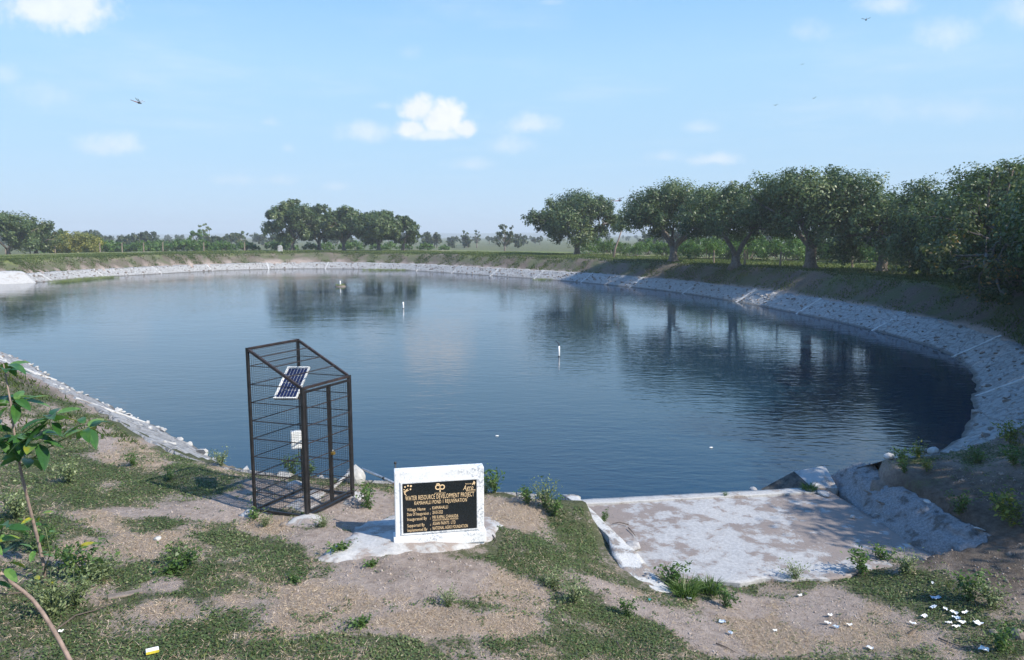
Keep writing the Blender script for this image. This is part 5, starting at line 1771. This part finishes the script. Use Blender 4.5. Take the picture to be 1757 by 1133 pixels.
leaf_cluster(sap, P_(72, 1002, -.15), 5, .15, rg, LY)
leaf_cluster(sap, P_(66, 890, -.1), 3, .12, rg, LY[:1])
yl = thing('fallen_leaf', on_ground(146, 955), 'large yellow leaf standing upright on the ground right of the sapling', 'leaf')
pL = on_ground(146, 956)
o = bpy.data.objects.new('blade', LY[2]); COL.objects.link(o); o.parent = yl
o.rotation_euler = (R(38), R(20), R(-70)); o.scale = (.20, .20, .20); o.location = Vector((-.08, 0, .09))
MB().tube([pL + Vector((-.08, 0, -.02)), pL + Vector((-.08, 0, .09))], .003, 5).build('stalk', M['dry_twig'], yl)
# bare leaning branch in front
A0 = pixd(190, 1290, 5.2); A0.z = gz(A0.x, A0.y) - .1
br = thing('leaning_sapling', (A0.x, A0.y, A0.z + .1), 'bare leaning sapling stem crossing the bottom left corner', 'sapling')
pts = catmull([A0, pixd(120, 1133, 5.2), pixd(88, 1075, 5.15), pixd(55, 1028, 5.1), pixd(20, 1000, 5.0), pixd(-20, 960, 4.95), pixd(-60, 880, 4.9), pixd(-80, 780, 4.9)], .2)
MB().tube(pts, [.020 - .012 * i / (len(pts) - 1) for i in range(len(pts))], 8).build('stem', M['twig'], br, True)
MB().tube([pixd(40, 1016, 5.05), pixd(10, 1020, 5.0), pixd(-30, 1015, 5.0)], [.008, .006, .004], 6).build('branch', M['dry_twig'], br, True)
MB().tube([pixd(0, 985, 4.97), pixd(-6, 940, 4.95), pixd(4, 905, 4.9)], [.009, .007, .004], 6).build('branch', M['green_stem'], br, True)
for (x_, y_, n_, L_) in ((2, 905, 7, .14), (2, 962, 7, .13), (-30, 930, 7, .15), (-70, 860, 7, .16), (-80, 790, 8, .17), (-20, 1000, 4, .12)):
    leaf_cluster(br, pixd(x_, y_, 4.95), n_, L_, rg, LV + LY[:1])

# ------------------------------------------------------------------ litter, twigs and stones near by
def scrap(px_, py_, w, h, rz, mat, label, curl=.3, group='paper scraps on the grass', name='paper_scrap', cat='paper'):
    w, h = w * .78, h * .78
    p = on_ground(px_, py_)
    mb = MB(); n = 5; vs, fs = [], []
    rg_ = random.Random(int(px_ * 13 + py_))
    for j in range(n + 1):
        for i in range(n + 1):
            u, v = i / n - .5, j / n - .5
            x_, y_ = u * w * (1 + .25 * v), v * h * (1 - .2 * u)
            vs.append(p + Vector((x_ * math.cos(rz) - y_ * math.sin(rz), x_ * math.sin(rz) + y_ * math.cos(rz), .03 + curl * w * (u * u + .5 * v * v) + rg_.uniform(-.010, .010))))
    vs2 = [v_ - Vector((0, 0, .002)) for v_ in vs]
    for j in range(n):
        for i in range(n): fs.append((j * (n + 1) + i, j * (n + 1) + i + 1, (j + 1) * (n + 1) + i + 1, (j + 1) * (n + 1) + i))
    mb.add(vs, fs); mb.add(vs2, [tuple(reversed(f)) for f in fs])
    o = mb.build(name, M[mat], None)
    me = o.data
    for v_ in me.vertices: v_.co -= p
    o.location = p
    return tag(o, label, cat, group)
SCR = [(1586, 1062, .10, .07, .4, 'paper', 'white paper scrap left of the pale blue wrapper among the litter'), (1622, 1051, .09, .06, 1.2, 'paper', 'white paper scrap furthest back in the litter patch'), (1606, 1030, .17, .09, .2, 'blue_plastic', 'crumpled pale blue plastic bag at the top of the litter patch'),
       (1600, 1046, .16, .06, .5, 'blue_plastic', 'lilac plastic wrapper lying left in the litter patch'), (1637, 1056, .11, .07, 2.1, 'paper', 'white paper scrap between the lilac wrapper and the blue card'), (1641, 1066, .10, .08, .1, 'blue_plastic', 'pale blue card in the middle of the litter patch'),
       (1628, 1074, .10, .05, .1, 'paper', 'thin white paper strip below the blue card'), (1650, 1074, .13, .06, .0, 'paper', 'white paper sheet right of the thin strip'), (1641, 1079, .12, .05, .2, 'paper', 'white paper sheet lowest of the cluster by the blue card'),
       (1655, 1056, .12, .05, .3, 'paper', 'folded white paper right of the blue card'), (1678, 1077, .11, .11, 1.9, 'paper', 'square white paper at the right of the litter patch'), (1566, 1075, .10, .05, 2.6, 'paper', 'white paper lying on straw left of the litter patch'),
       (1688, 1121, .12, .12, .8, 'paper', 'round crumpled white paper near the bottom right corner'), (1424, 1060, .09, .06, .3, 'paper', 'white paper scrap topmost of three on bare soil'), (1420, 1073, .10, .06, 2.6, 'paper', 'white paper scrap left of three on bare soil'),
       (1434, 1081, .09, .06, 2.4, 'blue_plastic', 'pale blue scrap lowest of three on bare soil'), (1458, 1077, .08, .05, .2, 'paper', 'white paper scrap right of the three on bare soil'), (1372, 1027, .08, .05, .1, 'paper', 'white paper scrap alone on straw below the slab'),
       (1219, 1010, .10, .08, 1.0, 'blue_plastic', 'pale blue wrapper in the bright grass clumps by the slab'), (1182, 1031, .09, .04, 2.6, 'paper', 'white paper strip below the bright grass clumps'), (1239, 1072, .10, .06, 2.9, 'blue_plastic', 'pale blue cup lid lying on dark weeds below the slab'),
       (1330, 1088, .06, .04, .2, 'paper', 'tiny white scrap on straw near the bottom right centre'), (1492, 1118, .10, .06, 2.5, 'paper', 'white crumpled paper on soil at the bottom edge'), (1253, 1092, .07, .05, 2.2, 'blue_plastic', 'small grey blue scrap below the cup lid'),
       (1115, 1033, .035, .035, .2, 'teal', 'tiny teal bottle cap on the bare slope'), (1600, 1006, .07, .04, 1.2, 'paper', 'white scrap above the plastic bag on dark grass'), (105, 1090, .06, .03, .5, 'paper', 'small white scrap on grass by the bare branch')]
for s_ in SCR: scrap(*s_)
pf = on_ground(262, 1126)
pk = thing('cardboard_packet', pf, 'small white and yellow packet on grass at the bottom left', 'packet')
MB().box(pf + up * .035, (.11, .06, .03), Euler((.05, .05, .55)).to_matrix()).build('box', M['paper'], pk, bevel=.004)
MB().box(pf + up * .036 + Euler((.05, .05, .55)).to_matrix() @ Vector((0, -.032, 0)), (.11, .004, .025), Euler((.05, .05, .55)).to_matrix()).build('side_strip', plain('yellow_print', (.6, .5, .05), .6), pk)
def twig(pts, r, label):
    P = [on_ground(*q) + up * .02 for q in pts]
    for q, w in zip(P, pts):
        if 1030 < w[0] < 1480 and w[1] < 960: q.z = max(q.z, .19 + (13.8 - q.y) * .035)
    o = thing('twig', P[0], label, 'twig', 'dry twigs on the ground')
    MB().tube(P, [r * (1 - .6 * i / (len(P) - 1)) for i in range(len(P))], 6).build('stick', M['dry_twig'], o, True)
twig([(1078, 916), (1062, 913), (1050, 915)], .012, 'curved dark twig on the slab near the kerb')
twig([(1078, 922), (1085, 930), (1090, 938)], .010, 'short dark twig on the slab right of the curved one')
twig([(96, 1085), (130, 1062), (165, 1052), (200, 1040)], .010, 'long thin dry twig on grass right of the bare branch')
twig([(1558, 1090), (1572, 1083), (1582, 1073)], .010, 'pale forked twig on straw by the litter')
twig([(1228, 1108), (1245, 1115), (1262, 1124)], .010, 'thin dry twig on straw at the bottom right centre')
twig([(1610, 1098), (1640, 1110), (1672, 1117)], .010, 'long dry stick below the litter patch')
twig([(845, 922), (852, 932), (846, 938)], .008, 'small dark twig on the pad right of the sign')
twig([(1058, 1105), (1066, 1120)], .008, 'short dry twig in grass near the bottom centre')
ss = [(1412, 862, .13, 'stone', (1.3, .8, .35), 'flat grey stone slab lying near the mortar bank foot'), (1495, 893, .07, 'stone', (1, .9, .7), 'grey stone on soil beside the mortar bank'), (1462, 903, .05, 'stone', (1, .9, .7), 'small grey stone on the slab right half'),
      (1535, 915, .10, 'brown_stone', (1.6, .7, .4), 'dark flat stone at the foot of the mortar bank'), (1425, 806, .10, 'white_stone', (.7, .7, 1.2), 'white pointed stone at the water edge by the mortar bank'), (1600, 778, .12, 'white_stone', (1, .8, .8), 'white stone at the near end of the shaded lining'),
      (1612, 772, .12, 'white_stone', (1.1, .8, .9), 'larger white stone by the near end of the shaded lining'), (1525, 786, .11, 'white_stone', (1.3, .8, .6), 'pale flat stone in the bank edge grass'), (1085, 955, .16, 'stone', (1.1, .8, .35), 'broken white plaster piece on the slab beside the kerb'),
      (1592, 866, .07, 'white_stone', (1.4, .7, .5), 'small white stone on dark soil right of the mortar bank'), (271, 928, .05, 'white_stone', (1, 1, .7), 'small pinkish stone in straw on the left bank'), (487, 902, .05, 'brown_stone', (1.4, .8, .5), 'dark small stone by the front cage footing'),
      (1745, 1095, .09, 'brown_stone', (1, .8, .9), 'brown stone at the right edge in dark grass'), (1705, 1090, .06, 'brown_stone', (1, .8, .7), 'small brown stone above the crumpled white paper'), (1300, 847, .09, 'stone', (1, .9, .8), 'grey stone at the water edge beside the dark wedge')]
for i, (px_, py_, sz, mt, sc, lb) in enumerate(ss):
    p = on_ground(px_, py_)
    if 1010 < px_ < 1480 and 850 < py_ < 960: p.z = max(p.z, .18 + (13.8 - p.y) * .035)
    if px_ == 1300: p = Vector((5.0, 14.15, .06))
    rock_thing('loose_stone', p, sz, lb, mt, 400 + i, sc, 'loose stones on the near bank')
p = on_ground(215, 1022)
sh = MB().box(p + up * .015, (.34, .10, .025), Euler((0, .06, .55)).to_matrix()).build('broken_slate', M['brown_stone'], None, bevel=.01)
for v_ in sh.data.vertices: v_.co -= p
sh.location = p
tag(sh, 'long grey broken slate lying on bare soil at the lower left', 'slate')

# ------------------------------------------------------------------ things in the water
def gauge(px_, py_, h, r, label, cap=False):
    p = pix(px_, py_, 0)
    o = thing('gauge_pole', p, label, 'gauge pole', 'white gauge poles in the pond')
    MB().tube([p - up * .6, p + up * h * .5, p + up * h], [r, r, r * .95], 10).build('pole', M['white_plastic'], o, True)
    MB().tube([p - up * .05, p + up * .04], r * 1.04, 10).build('wet_base', M['black_plastic'], o, True)
    if cap: MB().tube([p + up * h, p + up * (h + .12) + Vector((-.02, 0, 0)), p + up * (h + .22) + Vector((-.16, .1, 0))], [r * .5, r * .45, r * .3], 6).build('hook', M['black_plastic'], o, True)
    return o
gauge(959, 612, .47, .042, 'nearest white gauge pole in the water with a dark bent top', True)
gauge(692, 530, .50, .055, 'white gauge pole standing in the middle of the water')
gauge(584, 492, .62, .065, 'farthest white gauge pole on a small grassy islet')
p = pix(584, 492, 0)
isl = thing('islet', p, 'tiny grassy islet round the farthest gauge pole', 'islet')
rng_ = rnp(401)
MB().ball(p, 1.0, 14, 6, (.62, .5, .16)).build('soil', M['brown_stone'], isl, True)
tf = make_tuft(402, .3, .65, 'reed', 260); 
ch = tf.children[0]; ch.parent = isl; ch.location = (0, 0, .1); ch.name = 'grass_blades'
bpy.data.objects.remove(tf)
for i, (px_, py_, lb) in enumerate(((853, 748, 'tiny white scrap floating in the open water left of centre'), (1220, 768, 'white scrap floating in the water right of centre'), (1266, 846, 'white plastic bottle floating at the slab edge'))):
    p = pix(px_, py_, .01)
    mb = MB()
    if i < 2:
        mb.ball(p, .05, 8, 4, (1, .6, .3)); mb.build('floating_scrap', M['paper'])
        ob = bpy.data.objects[[o.name for o in bpy.data.objects if o.name.startswith('floating_scrap')][-1]]
        tag(ob, lb, 'litter')
    else:
        p = Vector((4.5, 14.05, .03))
        fb = thing('plastic_bottle', p, lb, 'bottle')
        MB().tube([p + Vector((-.11, 0, 0)), p + Vector((-.10, 0, 0)), p + Vector((.05, .01, 0)), p + Vector((.085, .012, 0)), p + Vector((.11, .013, 0))], [.028, .034, .034, .014, .013], 10).build('body', M['white_plastic'], fb, True)
        MB().tube([p + Vector((.11, .013, 0)), p + Vector((.13, .014, 0))], .016, 10).build('cap', M['teal'], fb, True)

# ------------------------------------------------------------------ dragonflies and birds in the air
def dragonfly(px_, py_, dep, L, yaw, tilt, label):
    p = pixd(px_, py_, dep)
    o = thing('dragonfly', p, label, 'dragonfly', 'dragonflies over the pond')
    Rm = Euler((0, tilt, yaw)).to_matrix()
    T_ = lambda a: p + Rm @ (Vector(a) * L)
    MB().tube([T_((-.58, 0, .0)), T_((-.3, 0, 0)), T_((0, 0, .01))], [.012 * L * 1.6, .018 * L * 1.4, .03 * L * 1.3], 7).build('abdomen', M['red_insect'], o, True)
    MB().ball(T_((.12, 0, .02)), .085 * L, 8, 6, (1.5, .9, 1)).build('thorax', M['bird_dark'], o, True)
    MB().ball(T_((.27, 0, .02)), .055 * L, 8, 6).build('head', M['bird_dark'], o, True)
    for sy in (-1, 1):
        for x0, sw in ((.16, .10), (.06, -.08)):
            mb = MB()
            pr = [(0, .05), (-.05, .25), (-.02, .52), (.05, .60), (.09, .45), (.06, .15)]
            vs = [T_((x0 + a + sw * b, sy * b, .06 + .40 * b)) for a, b in pr]
            vs += [v_ - Vector((0, 0, .002 * L)) for v_ in vs]
            k = len(pr)
            mb.add(vs, [tuple(range(k)), tuple(reversed(range(k, 2 * k)))])
            mb.build('wing', M['wing'], o)
dragonfly(236, 176, 5.5, .095, .0, .35, 'red dragonfly flying high in the left of the sky')
dragonfly(1061, 345, 6.5, .095, .05, -.02, 'red dragonfly flying just above the treetops')
dragonfly(1486, 34, 8.0, .08, 1.2, .1, 'dark dragonfly flying at the top right of the sky')
dragonfly(1396, 169, 13.0, .08, .7, .0, 'small dragonfly right of a pair in the right of the sky')
dragonfly(1330, 181, 13.0, .08, 1.0, .1, 'small dragonfly left of a pair in the right of the sky')
dragonfly(1376, 111, 18.0, .08, .9, .1, 'tiny dragonfly highest above the pair at the right')
def bird(px_, py_, dep, span, mat, label):
    p = pixd(px_, py_, dep)
    o = thing('bird', p, label, 'bird', 'birds far off in the sky')
    MB().ball(p, span * .11, 8, 6, (1.9, .8, .8)).build('body', M[mat], o, True)
    for s_ in (-1, 1):
        mb = MB()
        pr = [(.0, .04), (.16, .05), (.06, .30), (-.04, .5), (-.06, .48), (-.10, .25), (-.10, .05)]
        vs = [p + Vector((s_ * b * span, a * span, .03 * span + b * .5 * span)) for a, b in pr] + [p + Vector((s_ * b * span, a * span, .015 * span + b * .5 * span)) for a, b in pr]
        k = len(pr)
        mb.add(vs, [tuple(range(k)), tuple(reversed(range(k, 2 * k)))] + [((i + 1) % k, i, k + i, k + (i + 1) % k) for i in range(k)])
        mb.build('wing', M[mat], o)
bird(902, 222, 120, .55, 'bird_white', 'white bird flying before the small cloud right of the big one')
bird(975, 218, 140, .40, 'bird_white', 'small pale bird right of the white bird in the sky')
bird(1355, 301, 130, .55, 'bird_dark', 'dark bird flying above the fig trees')
print('objects', len(bpy.data.objects), 'tris', sum(len(o.data.loops) for o in bpy.data.objects if o.type == 'MESH'))
